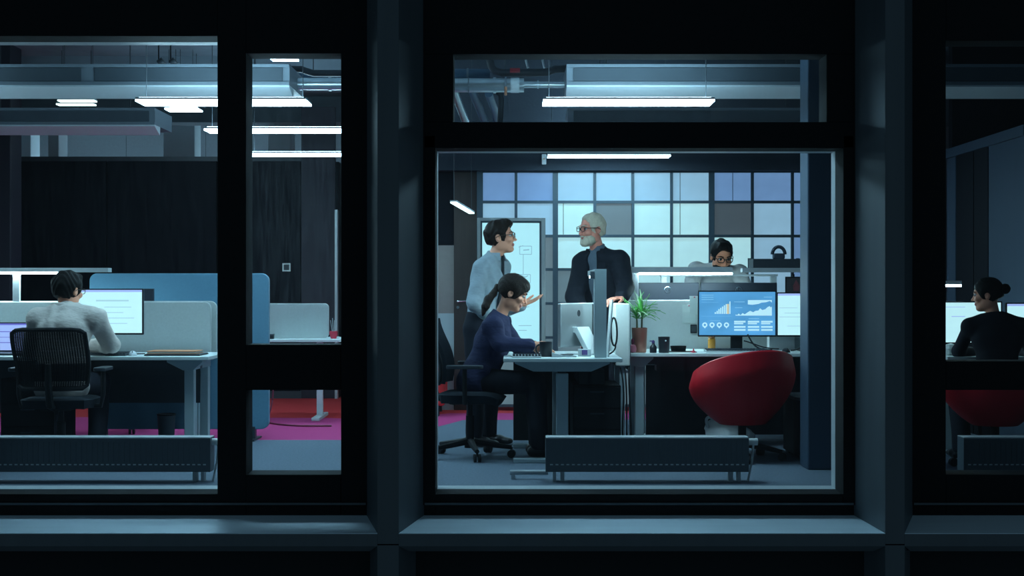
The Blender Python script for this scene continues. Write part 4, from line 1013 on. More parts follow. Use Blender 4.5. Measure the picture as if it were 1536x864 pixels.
# ---- digital whiteboard
YW_ = 11.42
wx0, wx1 = X(716, YW_), X(818, YW_)
wt, wb_ = Z(327, YW_), .62
db = thing('whiteboard', 'glowing whiteboard with faint sketches behind the man in the tie', 'whiteboard', ((wx0 + wx1) / 2, YW_, 0), math.radians(4))
hw = (wx1 - wx0) / 2
for a, b, c, d in ((-hw, -hw + .026, wb_, wt), (hw - .034, hw, wb_, wt), (-hw + .026, hw - .034, wt - .026, wt), (-hw + .026, hw - .034, wb_, wb_ + .026)):
    B(a, b, -.025, .025, c, d).obj('frame', 'silver', db, bevel=.003)
for a, b, c, d in ((-hw + .026, -hw + .040, wb_ + .026, wt - .026), (hw - .050, hw - .034, wb_ + .026, wt - .026), (-hw + .04, hw - .05, wt - .042, wt - .026)):
    B(a, b, -.018, .018, c, d).obj('bezel', 'mullion', db)
sf = B(-hw + .04, hw - .05, -.012, .012, wb_ + .026, wt - .042).obj('surface', 'board_glow', db)
g = MB()
def bl(x0, z0, x1, z1, w2=.003):
    a = Vector((x0, -.0126, z0)); b = Vector((x1, -.0126, z1)); d = (b - a); n_ = Vector((-d.z, 0, d.x)).normalized() * w2
    g.add([a - n_, b - n_, b + n_, a + n_], [(0, 1, 2, 3)])
def brect(x0, x1, z0, z1):
    bl(x0, z0, x1, z0); bl(x1, z0, x1, z1); bl(x1, z1, x0, z1); bl(x0, z1, x0, z0)
brect(.07, .17, 1.50, 1.57); bl(.10, 1.535, .15, 1.54, .005); bl(.06, 1.56, .10, 1.575)
brect(.06, .16, 1.26, 1.33); bl(.08, 1.29, .14, 1.32, .004); bl(.06, 1.33, .12, 1.31)
bl(.07, 1.18, .15, 1.18); bl(-.02, 1.34, .03, 1.34); bl(.09, 1.05, .15, 1.06); bl(.06, .90, .17, .90); bl(.06, .86, .13, .86); bl(.1, 1.5, .1, 1.33)
g.obj('sketch', 'board_line', sf)
for sx in (-1, 1):
    B(sx * (hw - .03) - .02, sx * (hw - .03) + .02, -.02, .02, .05, wb_).obj('post', 'silver', db)
    B(sx * (hw - .03) - .025, sx * (hw - .03) + .025, -.25, .25, .03, .06).obj('foot', 'silver', db, bevel=.004)
    for sy in (-.22, .22): MB().cyl((sx * (hw - .03) - .012, sy, .018), (sx * (hw - .03) + .012, sy, .018), .018, n=10).obj('caster', 'plastic_black', db)

# ---- red tub chair (opening faces local +Y)
def tub_chair(label, loc, rz, w_=.36, top=.77, low=.50, base=.27, group='red tub chairs'):
    t = thing('tub_chair', label, 'chair', loc, rz, group=group)
    def prof(a, v):
        back = .5 - .5 * math.cos(a)      # 0 at the front, 1 at the back
        rim = low + (top - low) * back**.8
        z = base + (rim - base) * v
        r = w_ * (0.42 + .58 * math.sin(min(1, v * 1.25) * PI / 2)**.9) * (1 - .07 * max(0, v - .75) / .25)
        return Vector((r * math.sin(a), r * math.cos(a) * .94, z))
    na, nv = 49, 16
    rows = [[prof(2 * PI * i / (na - 1), v) for i in range(na)] for v in np.linspace(0, 1, nv)]
    sh_ = MB().sheet(rows, .022).obj('shell', 'red_shell', t, smooth=True)
    MB().tube([prof(2 * PI * i / 48, 1.0) * 1.0 for i in range(48)], .016, 8, closed=True).obj('rim', 'red_shell', t, smooth=True)
    MB().lathe([(0, base - .002), (w_ * .42, base), (w_ * .70, base + .10), (w_ * .72, base + .19), (0, base + .20)], n=28).obj('seat_cushion', 'red_shell', t, smooth=True)
    MB().cyl((0, 0, .10), (0, 0, base), .028).obj('gas_lift', 'plastic_black', t, smooth=True)
    bs = MB()
    for k in range(5):
        a = 2 * PI * k / 5 + .5; c, s_ = math.cos(a), math.sin(a)
        bs.tube([(c * .02, s_ * .02, .11), (c * .16, s_ * .16, .09), (c * .28, s_ * .28, .065)], [.024, .02, .014], 8)
    bs.obj('base', 'plastic_black', t, smooth=True)
    for k in range(5):
        a = 2 * PI * k / 5 + .5; c, s_ = math.cos(a), math.sin(a)
        MB().cyl((c * .28 - s_ * .022, s_ * .28 + c * .022, .028), (c * .28 + s_ * .022, s_ * .28 - c * .022, .028), .028, n=14).obj('caster', 'plastic_black', t, smooth=True)
    return t
tub_chair('red tub chair in front of the dashboard screen', (X(1114, 9.58), 9.60, 0), math.radians(24))
bw = thing('plastic_bag', 'crumpled white bag on the floor under the dashboard desk', 'bag', (X(1088, 10.5), 10.45, 0))
rows = []
for j in range(9):
    b = PI / 2 * j / 8
    rows.append([((.19 + .05 * math.sin(3 * a + j)) * math.cos(a) * math.cos(b), (.14 + .03 * math.cos(4 * a)) * math.sin(a) * math.cos(b), .20 * math.sin(b) * (1 + .2 * math.sin(2 * a + 1)) + .002) for a in [2 * PI * i / 24 for i in range(25)]])
MB().sheet(rows).obj('body', 'bag_white', bw, smooth=True); MB().tube(bez((-.13, -.04, .12), (-.2, -.06, .22), (-.14, -.05, .26), (-.08, 0, .18)), .012).obj('handle', 'bag_white', bw, smooth=True)
pd3 = thing('pedestal', 'dark rounded pedestal beside the blue column', 'cabinet', (2.20, 9.80, 0))
MB().prism(rrect(-.20, .20, -.26, .26, .08, 6), 'xy', .03, .42).obj('body', 'plastic_black', pd3, bevel=.006); MB().prism(rrect(-.195, .195, -.255, .255, .08, 6), 'xy', .4205, .44).obj('lid', 'plastic_dark', pd3)
for sx in (-.14, .14):
    for sy in (-.2, .2): MB().cyl((sx, sy, 0), (sx, sy, .03), .02, n=10).obj('foot', 'plastic_black', pd3)

# ================================================================== DIM SIDE
desk('white desk in the dim side of the office', 3.07, 4.9, 9.55, 10.10, legx=(3.2, 4.7))
t, s, zb = monitor('monitor', 'bright screen in front of the woman with a hair bun', X(1447, 9.98), 9.98, Z(516, 9.98), .545, Z(452, 9.98) - Z(516, 9.98), 0, 'screen_white')
screen_lines(s, zb, [(-.25, .0, .27, .004), (-.1, .0, .20, .006)], 'screen_lilac')
t, s, zb = monitor('monitor', 'second bright screen behind the hair bun', X(1559, 9.98), 9.98, Z(512, 9.98), .50, Z(454, 9.98) - Z(512, 9.98), 0, 'screen_white', header='screen_lilac')
desk_lamp('short lit desk lamp bar at the edge of the dim window', 3.09, X(1440, 10.07), 10.07, Z(430, 10.07), Z(421, 10.07), (3.14,), .73, lit=(0, 1))
tub_chair('red tub chair under the woman with a hair bun', (X(1490, 9.25), 9.22, 0), .1, w_=.33, top=.69, low=.52, base=.30)
pw_ = thing('crumpled_paper', 'crumpled white paper on the dim desk', 'paper', (X(1427, 9.7), 9.72, .73))
MB().lathe([(0, 0), (.04, .01), (.05, .05), (.03, .08), (0, .09)], n=9).obj('ball', 'paper', pw_); B(-.07, .06, -.05, .05, 0, .003).obj('sheet', 'paper', pw_)
# ================================================================== PEOPLE
V = lambda *a: np.array(a, float)
def nrm(v): v = np.asarray(v, float); return v / (np.linalg.norm(v) + 1e-12)
class SDF:
    # a field of blended tapered limbs and ellipsoids, turned into one smooth closed surface
    def __init__(s): s.p = []
    def cone(s, a, b, ra, rb, k=.02, op='u'):
        s.p.append(('c', np.asarray(a, float), np.asarray(b, float), ra, rb, k, op)); return s
    def fcone(s, a, b, wa, da, wb, db, side, k=.03, op='u'):
        s.p.append(('f', np.asarray(a, float), np.asarray(b, float), (wa, da, wb, db), np.asarray(side, float), k, op)); return s
    def ell(s, c, r, axes=None, k=.02, op='u'):
        s.p.append(('e', np.asarray(c, float), np.asarray(r, float), np.eye(3) if axes is None else np.asarray(axes, float), None, k, op)); return s
    def clip(s, pt, n):
        s.p.append(('h', np.asarray(pt, float), nrm(n), None, None, 0, 'i')); return s
    def bounds(s):
        lo, hi = [], []
        for q in s.p:
            if q[-1] != 'u': continue
            l, h = s.box(q, .0); lo.append(l); hi.append(h)
        return np.min(lo, 0), np.max(hi, 0)
    def box(s, q, m):
        if q[0] == 'c': r = max(q[3], q[4]); a, b = q[1], q[2]; return np.minimum(a, b) - r - m, np.maximum(a, b) + r + m
        if q[0] == 'f': r = max(q[3]); a, b = q[1], q[2]; return np.minimum(a, b) - r - m, np.maximum(a, b) + r + m
        if q[0] == 'e': r = np.sqrt(((q[3] * q[2][:, None])**2).sum(0)); return q[1] - r - m, q[1] + r + m
    def ev(s, q, PX, PY, PZ):
        if q[0] == 'c':
            a, b = q[1], q[2]; d = b - a; L = d @ d + 1e-12
            dx, dy, dz = PX - a[0], PY - a[1], PZ - a[2]
            t = np.clip((dx * d[0] + dy * d[1] + dz * d[2]) / L, 0, 1)
            return np.sqrt((dx - t * d[0])**2 + (dy - t * d[1])**2 + (dz - t * d[2])**2) - (q[3] + (q[4] - q[3]) * t)
        if q[0] == 'f':
            a, b = q[1], q[2]; d = b - a; Ln = np.linalg.norm(d); d = d / Ln
            sd = q[4] - d * (q[4] @ d); sd = nrm(sd); n = np.cross(d, sd)
            dx, dy, dz = PX - a[0], PY - a[1], PZ - a[2]
            al = dx * d[0] + dy * d[1] + dz * d[2]; t = np.clip(al / Ln, 0, 1); o = al - t * Ln
            u = dx * sd[0] + dy * sd[1] + dz * sd[2]; v = dx * n[0] + dy * n[1] + dz * n[2]
            wa, da, wb, db = q[3]; w_ = wa + (wb - wa) * t; e = da + (db - da) * t
            return (np.sqrt((u / w_)**2 + (v / e)**2 + (o / e)**2) - 1) * np.minimum(w_, e)
        if q[0] == 'e':
            A = q[3]; r = q[2]; dx, dy, dz = PX - q[1][0], PY - q[1][1], PZ - q[1][2]
            x = (dx * A[0, 0] + dy * A[0, 1] + dz * A[0, 2]); y = (dx * A[1, 0] + dy * A[1, 1] + dz * A[1, 2]); z = (dx * A[2, 0] + dy * A[2, 1] + dz * A[2, 2])
            k0 = np.sqrt((x / r[0])**2 + (y / r[1])**2 + (z / r[2])**2); k1 = np.sqrt((x / r[0]**2)**2 + (y / r[1]**2)**2 + (z / r[2]**2)**2) + 1e-9
            return k0 * (k0 - 1) / k1
    def build(s, name, mats, parent=None, h=.006, pick=None, wrinkle=0.0, wfreq=28.0, origin=(0, 0, 0), relax=2):
        lo, hi = s.bounds(); lo = lo - 4 * h; hi = hi + 4 * h
        n = np.ceil((hi - lo) / h).astype(int) + 1
        ax = [(lo[i] + h * np.arange(n[i])).astype(np.float32) for i in range(3)]
        D = np.full(n, .2, np.float32)
        for q in s.p:
            if q[0] == 'h':
                pl = (ax[0][:, None, None] - q[1][0]) * q[2][0] + (ax[1][None, :, None] - q[1][1]) * q[2][1] + (ax[2][None, None, :] - q[1][2]) * q[2][2]
                D = np.maximum(D, pl.astype(np.float32)); continue
            l, m = s.box(q, .05 + q[5]); i0 = np.clip(np.floor((l - lo) / h).astype(int), 0, n - 1); i1 = np.clip(np.ceil((m - lo) / h).astype(int) + 1, 1, n)
            if np.any(i1 <= i0): continue
            sl = tuple(slice(i0[i], i1[i]) for i in range(3))
            PX, PY, PZ = ax[0][sl[0]][:, None, None], ax[1][sl[1]][None, :, None], ax[2][sl[2]][None, None, :]
            e = s.ev(q, PX, PY, PZ).astype(np.float32); cur = D[sl]; k = q[5]
            if q[-1] == 'u':
                g = np.clip(.5 + .5 * (cur - e) / k, 0, 1); D[sl] = cur * (1 - g) + e * g - k * g * (1 - g)
            else:
                e = -e; g = np.clip(.5 + .5 * (e - cur) / k, 0, 1); D[sl] = cur * (1 - g) + e * g + k * g * (1 - g)
        # surface nets
        S = D < 0
        c = S[:-1, :-1, :-1].astype(np.int8)
        tot = sum(S[i:n[0] - 1 + i, j:n[1] - 1 + j, k:n[2] - 1 + k].astype(np.int8) for i in (0, 1) for j in (0, 1) for k in (0, 1))
        act = (tot > 0) & (tot < 8)
        I = np.argwhere(act)
        idx = np.full(act.shape, -1, np.int32); idx[act] = np.arange(len(I))
        cor = [(i, j, k) for i in (0, 1) for j in (0, 1) for k in (0, 1)]
        val = np.stack([D[I[:, 0] + a, I[:, 1] + b, I[:, 2] + d] for a, b, d in cor], 1)
        acc = np.zeros((len(I), 3)); cnt = np.zeros(len(I))
        for a in range(8):
            for b in range(a + 1, 8):
                df = [abs(cor[a][q_] - cor[b][q_]) for q_ in range(3)]
                if sum(df) != 1: continue
                va, vb = val[:, a], val[:, b]; cr = (va < 0) != (vb < 0)
                t = np.where(cr, va / np.where(cr, va - vb, 1), 0)
                pa, pb = np.array(cor[a], float), np.array(cor[b], float)
                acc += np.where(cr[:, None], pa + t[:, None] * (pb - pa), 0); cnt += cr
        P = lo + h * (I + acc / cnt[:, None])
        quads = []
        for axn in range(3):
            u, v = (axn + 1) % 3, (axn + 2) % 3
            s0 = [slice(None)] * 3; s1 = [slice(None)] * 3
            s0[axn] = slice(0, n[axn] - 1); s1[axn] = slice(1, n[axn])
            A, Bq = S[tuple(s0)], S[tuple(s1)]
            E = np.argwhere(A != Bq)
            E = E[(E[:, u] > 0) & (E[:, v] > 0) & (E[:, u] < n[u] - 1) & (E[:, v] < n[v] - 1)]
            fl_ = A[E[:, 0], E[:, 1], E[:, 2]]
            def g(du, dv):
                F_ = E.copy(); F_[:, u] -= du; F_[:, v] -= dv; return idx[F_[:, 0], F_[:, 1], F_[:, 2]]
            Q = np.stack([g(1, 1), g(0, 1), g(0, 0), g(1, 0)], 1)
            Q[~fl_] = Q[~fl_][:, ::-1]
            quads.append(Q)
        Q = np.concatenate(quads); Q = Q[(Q >= 0).all(1)]
        # light relaxation
        for _ in range(relax):
            sm = np.zeros_like(P); ct = np.zeros(len(P))
            for k in range(4):
                a, b = Q[:, k], Q[:, (k + 1) % 4]
                np.add.at(sm, a, P[b]); np.add.at(ct, a, 1); np.add.at(sm, b, P[a]); np.add.at(ct, b, 1)
            ok = ct > 0; P[ok] += .5 * (sm[ok] / ct[ok][:, None] - P[ok])
        if wrinkle:
            e1 = P[Q[:, 1]] - P[Q[:, 0]]; e2 = P[Q[:, 2]] - P[Q[:, 0]]; fn = np.cross(e1, e2)
            vn = np.zeros_like(P)
            for k in range(4): np.add.at(vn, Q[:, k], fn)
            vn /= (np.linalg.norm(vn, axis=1, keepdims=True) + 1e-12)
            f = wfreq
            wv = np.sin(f * P[:, 2] + 6 * np.sin(f * .35 * P[:, 0] + 1.7) + 4 * np.cos(f * .3 * P[:, 1])) * .6 + np.sin(f * .55 * (P[:, 0] + P[:, 2] * .7) + 3 * np.sin(f * .3 * P[:, 1])) * .5
            P = P + vn * (wrinkle * wv)[:, None]
        me = bpy.data.meshes.new(name)
        o0 = np.asarray(origin, float)
        me.vertices.add(len(P)); me.vertices.foreach_set('co', (P - o0).astype(np.float32).ravel())
        me.loops.add(len(Q) * 4); me.loops.foreach_set('vertex_index', Q.astype(np.int32).ravel())
        me.polygons.add(len(Q)); me.polygons.foreach_set('loop_start', np.arange(0, len(Q) * 4, 4, dtype=np.int32))
        me.polygons.foreach_set('loop_total', np.full(len(Q), 4, np.int32))
        for m in (mats if isinstance(mats, (list, tuple)) else [mats]): me.materials.append(MATS[m])
        if pick is not None:
            ctr = P[Q].mean(1); me.polygons.foreach_set('material_index', pick(ctr).astype(np.int32))
        me.polygons.foreach_set('use_smooth', np.ones(len(Q), bool))
        me.update(calc_edges=True); me.validate()
        o = bpy.data.objects.new(name, me); COL.objects.link(o)
        if parent is not None: o.parent = parent
        return o

def frame(fwd, up=(0, 0, 1)):
    f = nrm(fwd); u = np.asarray(up, float); u = nrm(u - f * (u @ f)); l = np.cross(u, f); return f, l, u   # forward, left, up

def head_frame(yaw_dir, pitch=0.0, roll=0.0):
    f = nrm((yaw_dir[0], yaw_dir[1], 0)); l = np.cross((0, 0, 1), f); u = np.array((0, 0, 1.0))
    c, s_ = math.cos(pitch), math.sin(pitch)     # pitch > 0 looks down
    f2 = f * c - u * s_; u2 = u * c + f * s_
    c, s_ = math.cos(roll), math.sin(roll)
    return f2, l * c + u2 * s_, u2 * c - l * s_

def head(S, c, fr, sc=1.0, nose=1.0, jaw=1.0):
    f, l, u = fr; A = np.array([f, l, u]); q = lambda a, b, d: c + sc * (f * a + l * b + u * d)
    S.ell(q(-.012, 0, .032), np.array((.094, .074, .086)) * sc, A, .02)
    S.ell(q(.018, 0, -.030), np.array((.070, .056 * jaw, .080)) * sc, A, .02)
    S.ell(q(.058, 0, -.088), np.array((.030, .034 * jaw, .024)) * sc, A, .02)
    for sd in (-1, 1):
        S.ell(q(.010, sd * .046 * jaw, -.060), np.array((.040, .016, .028)) * sc, A, .02)      # jaw corner
        S.ell(q(.062, sd * .040, -.018), np.array((.026, .022, .022)) * sc, A, .015)    # cheekbone
    S.ell(q(.078, 0, .030), np.array((.014, .050, .013)) * sc, A, .012)                 # brow
    for sd in (-1, 1):
        S.ell(q(.096, sd * .031, .010), np.array((.016, .018, .011)) * sc, A, .008, 's')
    S.cone(q(.080, 0, .018), q(.102, 0, -.021), .008 * sc, .011 * sc * nose, .009)  # nose
    S.ell(q(.108, 0, -.025), np.array((.011 * nose, .009, .0085)) * sc, A, .006)
    for sd in (-1, 1): S.ell(q(.090, sd * .013, -.028), np.array((.009, .007, .007)) * sc, A, .006)
    S.ell(q(.086, 0, -.053), np.array((.010, .022, .0055)) * sc, A, .005)               # lips
    S.ell(q(.084, 0, -.063), np.array((.010, .019, .006)) * sc, A, .005)
    for sd in (-1, 1):
        S.ell(q(-.008, sd * .074, -.002), np.array((.020, .009, .032)) * sc, A, .006)   # ear
        S.ell(q(-.002, sd * .081, -.002), np.array((.009, .006, .016)) * sc, A, .004, 's')
    return q

def hand(S, w_, d, n, size=1.0, curl=.35, spread=.06, thumb=1, r=.0078):
    # w_: wrist, d: towards the fingers, n: palm normal (out of the palm), thumb: +1/-1 side along cross(n, d)
    d = nrm(d); n = nrm(np.asarray(n, float) - d * (np.asarray(n, float) @ d)); sd = np.cross(n, d) * thumb
    z = size
    S.fcone(w_, w_ + d * .030 * z, .026 * z, .019 * z, .032 * z, .015 * z, sd, .012)
    S.fcone(w_ + d * .025 * z, w_ + d * .085 * z, .034 * z, .014 * z, .040 * z, .012 * z, sd, .010)
    lens = (.068, .078, .074, .058)
    for k in range(4):
        off = (1.5 - k) * .0205 * z; base = w_ + d * (.088 - .004 * abs(k - 1.2)) * z + sd * off
        dd = nrm(d + sd * spread * (1.5 - k)); L = lens[k] * z; a = curl * (1 + .1 * k); p = base
        for seg, fr_ in enumerate((.42, .32, .26)):
            ca = a * (seg + .5); e = nrm(dd * math.cos(ca) + n * math.sin(ca)); p2 = p + e * L * fr_ * 1.15
            S.cone(p, p2, (r - .0006 * seg) * z * 1.03, (r - .0006 * (seg + 1)) * z, .004); p = p2
    tb = w_ + d * .028 * z + sd * .028 * z; td = nrm(d * .62 + sd * .72 + n * .25)
    p1 = tb + td * .040 * z; p2 = p1 + nrm(d * .85 + sd * .40 + n * .22) * .030 * z; p3 = p2 + nrm(d * .95 + sd * .15 + n * .25) * .024 * z
    S.cone(tb, p1, .0135 * z, .0105 * z, .010).cone(p1, p2, .0102 * z, .009 * z, .004).cone(p2, p3, .009 * z, .0075 * z, .004)

def shoe(S, ankle, toe, sz=1.0):
    a = np.asarray(ankle, float); d = nrm((toe[0], toe[1], 0)); g = np.array((a[0], a[1], 0.0)); l = np.cross((0, 0, 1), d)
    S.fcone(g - d * .05 + V(0, 0, .042), g + d * .10 + V(0, 0, .038), .040, .038, .048, .034, l, .02)
    S.fcone(g + d * .10 + V(0, 0, .036), g + d * .19 + V(0, 0, .030), .047, .032, .036, .024, l, .02)
    S.cone(g + V(0, 0, .06), g + V(0, 0, .11), .045, .042, .02)
    S.clip((0, 0, .004), (0, 0, -1))

def tubes_obj(name, m, parent, origin, paths, r, n=8):
    g = MB()
    for p, cl in paths: g.tube([Vector(tuple(np.asarray(v) - origin)) for v in p], r, n, closed=cl)
    return g.obj(name, m, parent, smooth=True)
def glasses(q, parent, origin, m, r=.0022, w_=.024, h_=.018):
    paths = []
    for sd in (-1, 1):
        ring = []
        for i in range(20):
            a = 2 * PI * i / 20; ca, sa = math.cos(a), math.sin(a)
            ring.append(q(.104 - .12 * (abs(sd * .033 + w_ * ca))**2 / .06, sd * .033 + w_ * np.sign(ca) * abs(ca)**.7, .010 + h_ * np.sign(sa) * abs(sa)**.7))
        paths.append((ring, True))
        paths.append(([q(.096, sd * .057, .016), q(.05, sd * .074, .014), q(.0, sd * .083, .012), q(-.025, sd * .081, .0)], False))
    paths.append(([q(.104, -.010, .014), q(.108, 0, .017), q(.104, .010, .014)], False))
    return tubes_obj('glasses', m, parent, origin, paths, r)
def eyes(q, fr, parent, origin, brow='hair_black', sc=1.0):
    f, l, u = fr
    for sd in (-1, 1):
        S = SDF().ell(q(.0775, sd * .031, .010), np.array((.0125, .0125, .0105)) * sc, np.array(fr), .002)
        c = q(.0775, sd * .031, .010)
        S.build('eye', ['eye_white', 'eye_dark'], parent, .0022, pick=lambda P: ((P - c) @ f > .0075 * sc).astype(int), origin=origin, relax=1)
        SDF().cone(q(.090, sd * .014, .030), q(.088, sd * .034, .035), .0045 * sc, .0045 * sc, .003).cone(q(.088, sd * .034, .035), q(.074, sd * .053, .029), .0045 * sc, .003 * sc, .003).build('eyebrow', brow, parent, .003, origin=origin, relax=1)
def short_hair(c, fr, q, parent, origin, m, grow=.014, front=.052, quiff=.0, sc=1.0, side=.0, wr=.0038, h=.0045, part=0):
    f, l, u = fr; A = np.array(fr); g = grow * sc
    S = SDF()
    S.ell(q(-.014, 0, .036), np.array((.094 + grow, .074 + grow * .75, .086 + grow)) * sc, A, .02)
    S.ell(q(-.055, 0, -.015), np.array((.052, .064, .055)) * sc, A, .02)
    if quiff: S.ell(q(.050, .012 * part, .098), np.array((.050, .058, .026 + quiff)) * sc, A, .02)
    for sd in (-1, 1): S.ell(q(-.004, sd * .070, .040), np.array((.022, .012, .028 + side)) * sc, A, .01)
    S.ell(q(.112, 0, -.018), np.array((.078, .120, .066 + (front - .045))) * sc, A, .012, 's')
    for sd in (-1, 1): S.ell(q(-.004, sd * .088, -.012), np.array((.026, .03, .036)) * sc, A, .008, 's')
    S.clip(q(-.02, 0, -.058), nrm(-u - f * .25))
    return S.build('hair', m, parent, h, wrinkle=wr, wfreq=95, origin=origin, relax=1)

def body_arm(S, sh, el, wr, ra=(.047, .039, .027), k=.02):
    S.cone(sh, el, ra[0], ra[1], k).cone(el, wr, ra[1], ra[2], k)
def body_leg(S, hip, kn, an, ra=(.082, .055, .038), k=.025):
    S.cone(hip, kn, ra[0], ra[1], k).cone(kn, an, ra[1], ra[2], k)
def torso(S, J, g=0.0, k=.04, belly=0.0, female=False):
    sd = nrm(np.asarray(J['shL']) - np.asarray(J['shR'])); pel, chest, nk = J['pel'], J['chest'], J['neck']
    mid = (pel * .55 + chest * .45)
    w0 = .15 if not female else .15
    S.fcone(pel, mid, .155 + g, .105 + g, .135 + g - (.02 if female else 0), .098 + g + belly, sd, k)
    S.fcone(mid, chest, .135 + g - (.02 if female else 0), .098 + g + belly, .155 + g, .108 + g, sd, k)
    S.fcone(chest, chest * .35 + nk * .65, .155 + g, .108 + g, .125 + g, .075 + g, sd, k)
    for s_ in ('shL', 'shR'): S.cone(J[s_], nk * .75 + J[s_] * .25 - V(0, 0, .02), .052 + g, .045 + g, k)

def make_person(label, J, hc, hfr, skin, hands, hsc=1.0, female=False, toe=(0, 1), lipm='lip', h=.0055, jaw=1.0, nose=1.0, legs=True):
    J = {k: np.asarray(v, float) for k, v in J.items()}; hc = np.asarray(hc, float)
    org = np.array((J['pel'][0], J['pel'][1], 0.0))
    t = thing('person', label, 'person', tuple(org))
    S = SDF()
    torso(S, J, -.012, female=female)
    f, l, u = hfr
    S.cone(J['neck'] - V(0, 0, .02), hc - u * .060 * hsc - f * .018, .056 if not female else .047, .050 if not female else .042, .02)
    q = head(S, hc, hfr, hsc, nose, jaw)
    for a in 'LR':
        body_arm(S, J['sh' + a], J['el' + a], J['wr' + a], (.045, .037, .025) if not female else (.039, .031, .022))
        if legs:
            body_leg(S, J['hip' + a], J['kn' + a], J['an' + a])
            S.cone(J['an' + a], V(J['an' + a][0], J['an' + a][1], .05), .036, .036, .02)
        d, n, kw = hands[a]; hand(S, J['wr' + a], d, n, **kw)
    lc = q(.088, 0, -.057)
    def pick(P):
        R = (P - lc); return ((np.abs(R @ f) < .022 * hsc) & (np.abs(R @ l) < .022 * hsc) & (np.abs(R @ u) < .0105 * hsc)).astype(int)
    b = S.build('body', [skin, lipm], t, h, pick=pick, origin=org, relax=1)
    if legs:
        for a in 'LR':
            S2 = SDF(); shoe(S2, J['an' + a], toe); S2.build('shoe', 'shoe_black', t, .007, origin=org)
    return t, J, q, org
def trousers(t, J, org, m, g=.014, h=.009, top=.04, seated=False):
    S = SDF()
    sd = nrm(J['shL'] - J['shR']); up = nrm(J['chest'] - J['pel'])
    S.fcone(J['pel'] - up * .02, J['pel'] + up * .10, .158 + g, .108 + g, .150 + g, .100 + g, sd, .04)
    for a in 'LR':
        body_leg(S, J['hip' + a], J['kn' + a], J['an' + a], (.082 + g, .060 + g, .050 + g), .03)
    S.clip(J['pel'] + (V(0, 0, .13) if seated else up * (.06 + top)), V(0, 0, 1) if seated else up); S.clip((0, 0, .055), (0, 0, -1))
    return S.build('trousers', m, t, h, wrinkle=.003, wfreq=22, origin=org)
def upper(t, J, org, m, g=.016, name='jacket', hem=-.10, sleeve=1.0, h=.0075, wr=.0032, wf=30, collar=.0, neck_clip=.015, opening=None, female=False, belly=0.0, arm=(.047, .041, .032), cuff=.93, fwd=None, padding=.0, neck_tilt=.35):
    S = SDF()
    torso(S, J, g, belly=belly, female=female); up = nrm(J['chest'] - J['pel']); sd = nrm(J['shL'] - J['shR'])
    if hem < 0: S.fcone(J['pel'] + up * hem, J['pel'] + up * .05, .168 + g, .122 + g, .155 + g, .108 + g, sd, .04)
    for a in 'LR':
        w2 = J['el' + a] + (J['wr' + a] - J['el' + a]) * cuff
        S.cone(J['sh' + a], J['el' + a], arm[0] + g + padding, arm[1] + g, .025).cone(J['el' + a], w2, arm[1] + g, arm[2] + g, .025)
        if padding: S.ell(J['sh' + a] + V(0, 0, .008), (.050 + g, .050 + g, .042 + g), None, .02)
    if collar: S.cone(J['neck'] - V(0, 0, .015), J['neck'] + V(0, 0, collar) + (fwd * .012 if fwd is not None else 0), .060 + g * .6, .055 + g * .5, .02)
    f = fwd if fwd is not None else np.cross(sd, up) * -1
    if neck_clip is not None: S.clip(J['neck'] + V(0, 0, neck_clip + collar), nrm(np.array((0, 0, 1.0)) + f * neck_tilt))
    if hem >= 0: S.clip(J['pel'] + up * hem, -up)
    if opening:      # V-shaped opening at the front
        top_w, depth = opening
        a0 = J['neck'] + f * .13 + V(0, 0, .03); b0 = J['chest'] * .25 + J['pel'] * .75 + f * .16
        S.fcone(a0, b0, top_w, depth, .006, depth * .8, sd, .006, 's')
    return S.build(name, m, t, h, wrinkle=wr, wfreq=wf, origin=org, relax=1)

def seated_legs(J, pel, fwd, left, spread=.10, seat=.50, knee=.44, drop=.0, foot=.08):
    for a, s_ in (('L', 1), ('R', -1)):
        J['hip' + a] = pel + left * s_ * .085 + V(0, 0, -.01)
        J['kn' + a] = pel + fwd * knee + left * s_ * spread + V(0, 0, -.02)
        J['an' + a] = J['kn' + a] * V(1, 1, 0) + fwd * foot * -1 + V(0, 0, .09)
def standing_legs(J, pel, fwd, left, spread=.10, foot=0.0):
    for a, s_ in (('L', 1), ('R', -1)):
        J['hip' + a] = pel + left * s_ * .085 + V(0, 0, -.03)
        J['kn' + a] = pel * V(1, 1, 0) + left * s_ * spread + fwd * .02 + V(0, 0, .50)
        J['an' + a] = pel * V(1, 1, 0) + left * s_ * spread + fwd * foot + V(0, 0, .09)
PT = lambda px, py, Y: np.array(P3(px, py, Y))

# ---- 1: seated man in a grey blazer, back to the window
fwd, left = V(0, 1, 0), V(-1, 0, 0)
J = dict(pel=PT(93, 0, 9.30) * V(1, 1, 0) + V(0, 0, .56), chest=PT(97, 495, 9.40), neck=PT(101, 462, 9.46), shL=PT(58, 478, 9.42), shR=PT(143, 478, 9.42),
         elL=PT(48, 528, 9.60), elR=PT(167, 516, 9.62), wrL=PT(92, 520, 9.80), wrR=PT(128, 520, 9.82))
seated_legs(J, J['pel'], fwd, left, .12, knee=.46)
hf = head_frame((.42, .9), .10)
hc = PT(102, 437, 9.50)
t, J, q, org = make_person('seated man in a light grey blazer with his back to the wide window', J, hc, hf, 'skin_light',
    {'L': (V(.5, .8, -.1), V(0, 0, -1), dict(curl=.3, thumb=1)), 'R': (V(-.3, .9, -.1), V(0, 0, -1), dict(curl=.3, thumb=-1))}, 1.06, toe=(0, 1), h=.0065)
upper(t, J, org, 'jacket_grey', .020, collar=.025, hem=-.02, padding=.006, fwd=fwd, neck_clip=.004, neck_tilt=.3, wr=.0075, wf=30)
S = SDF()
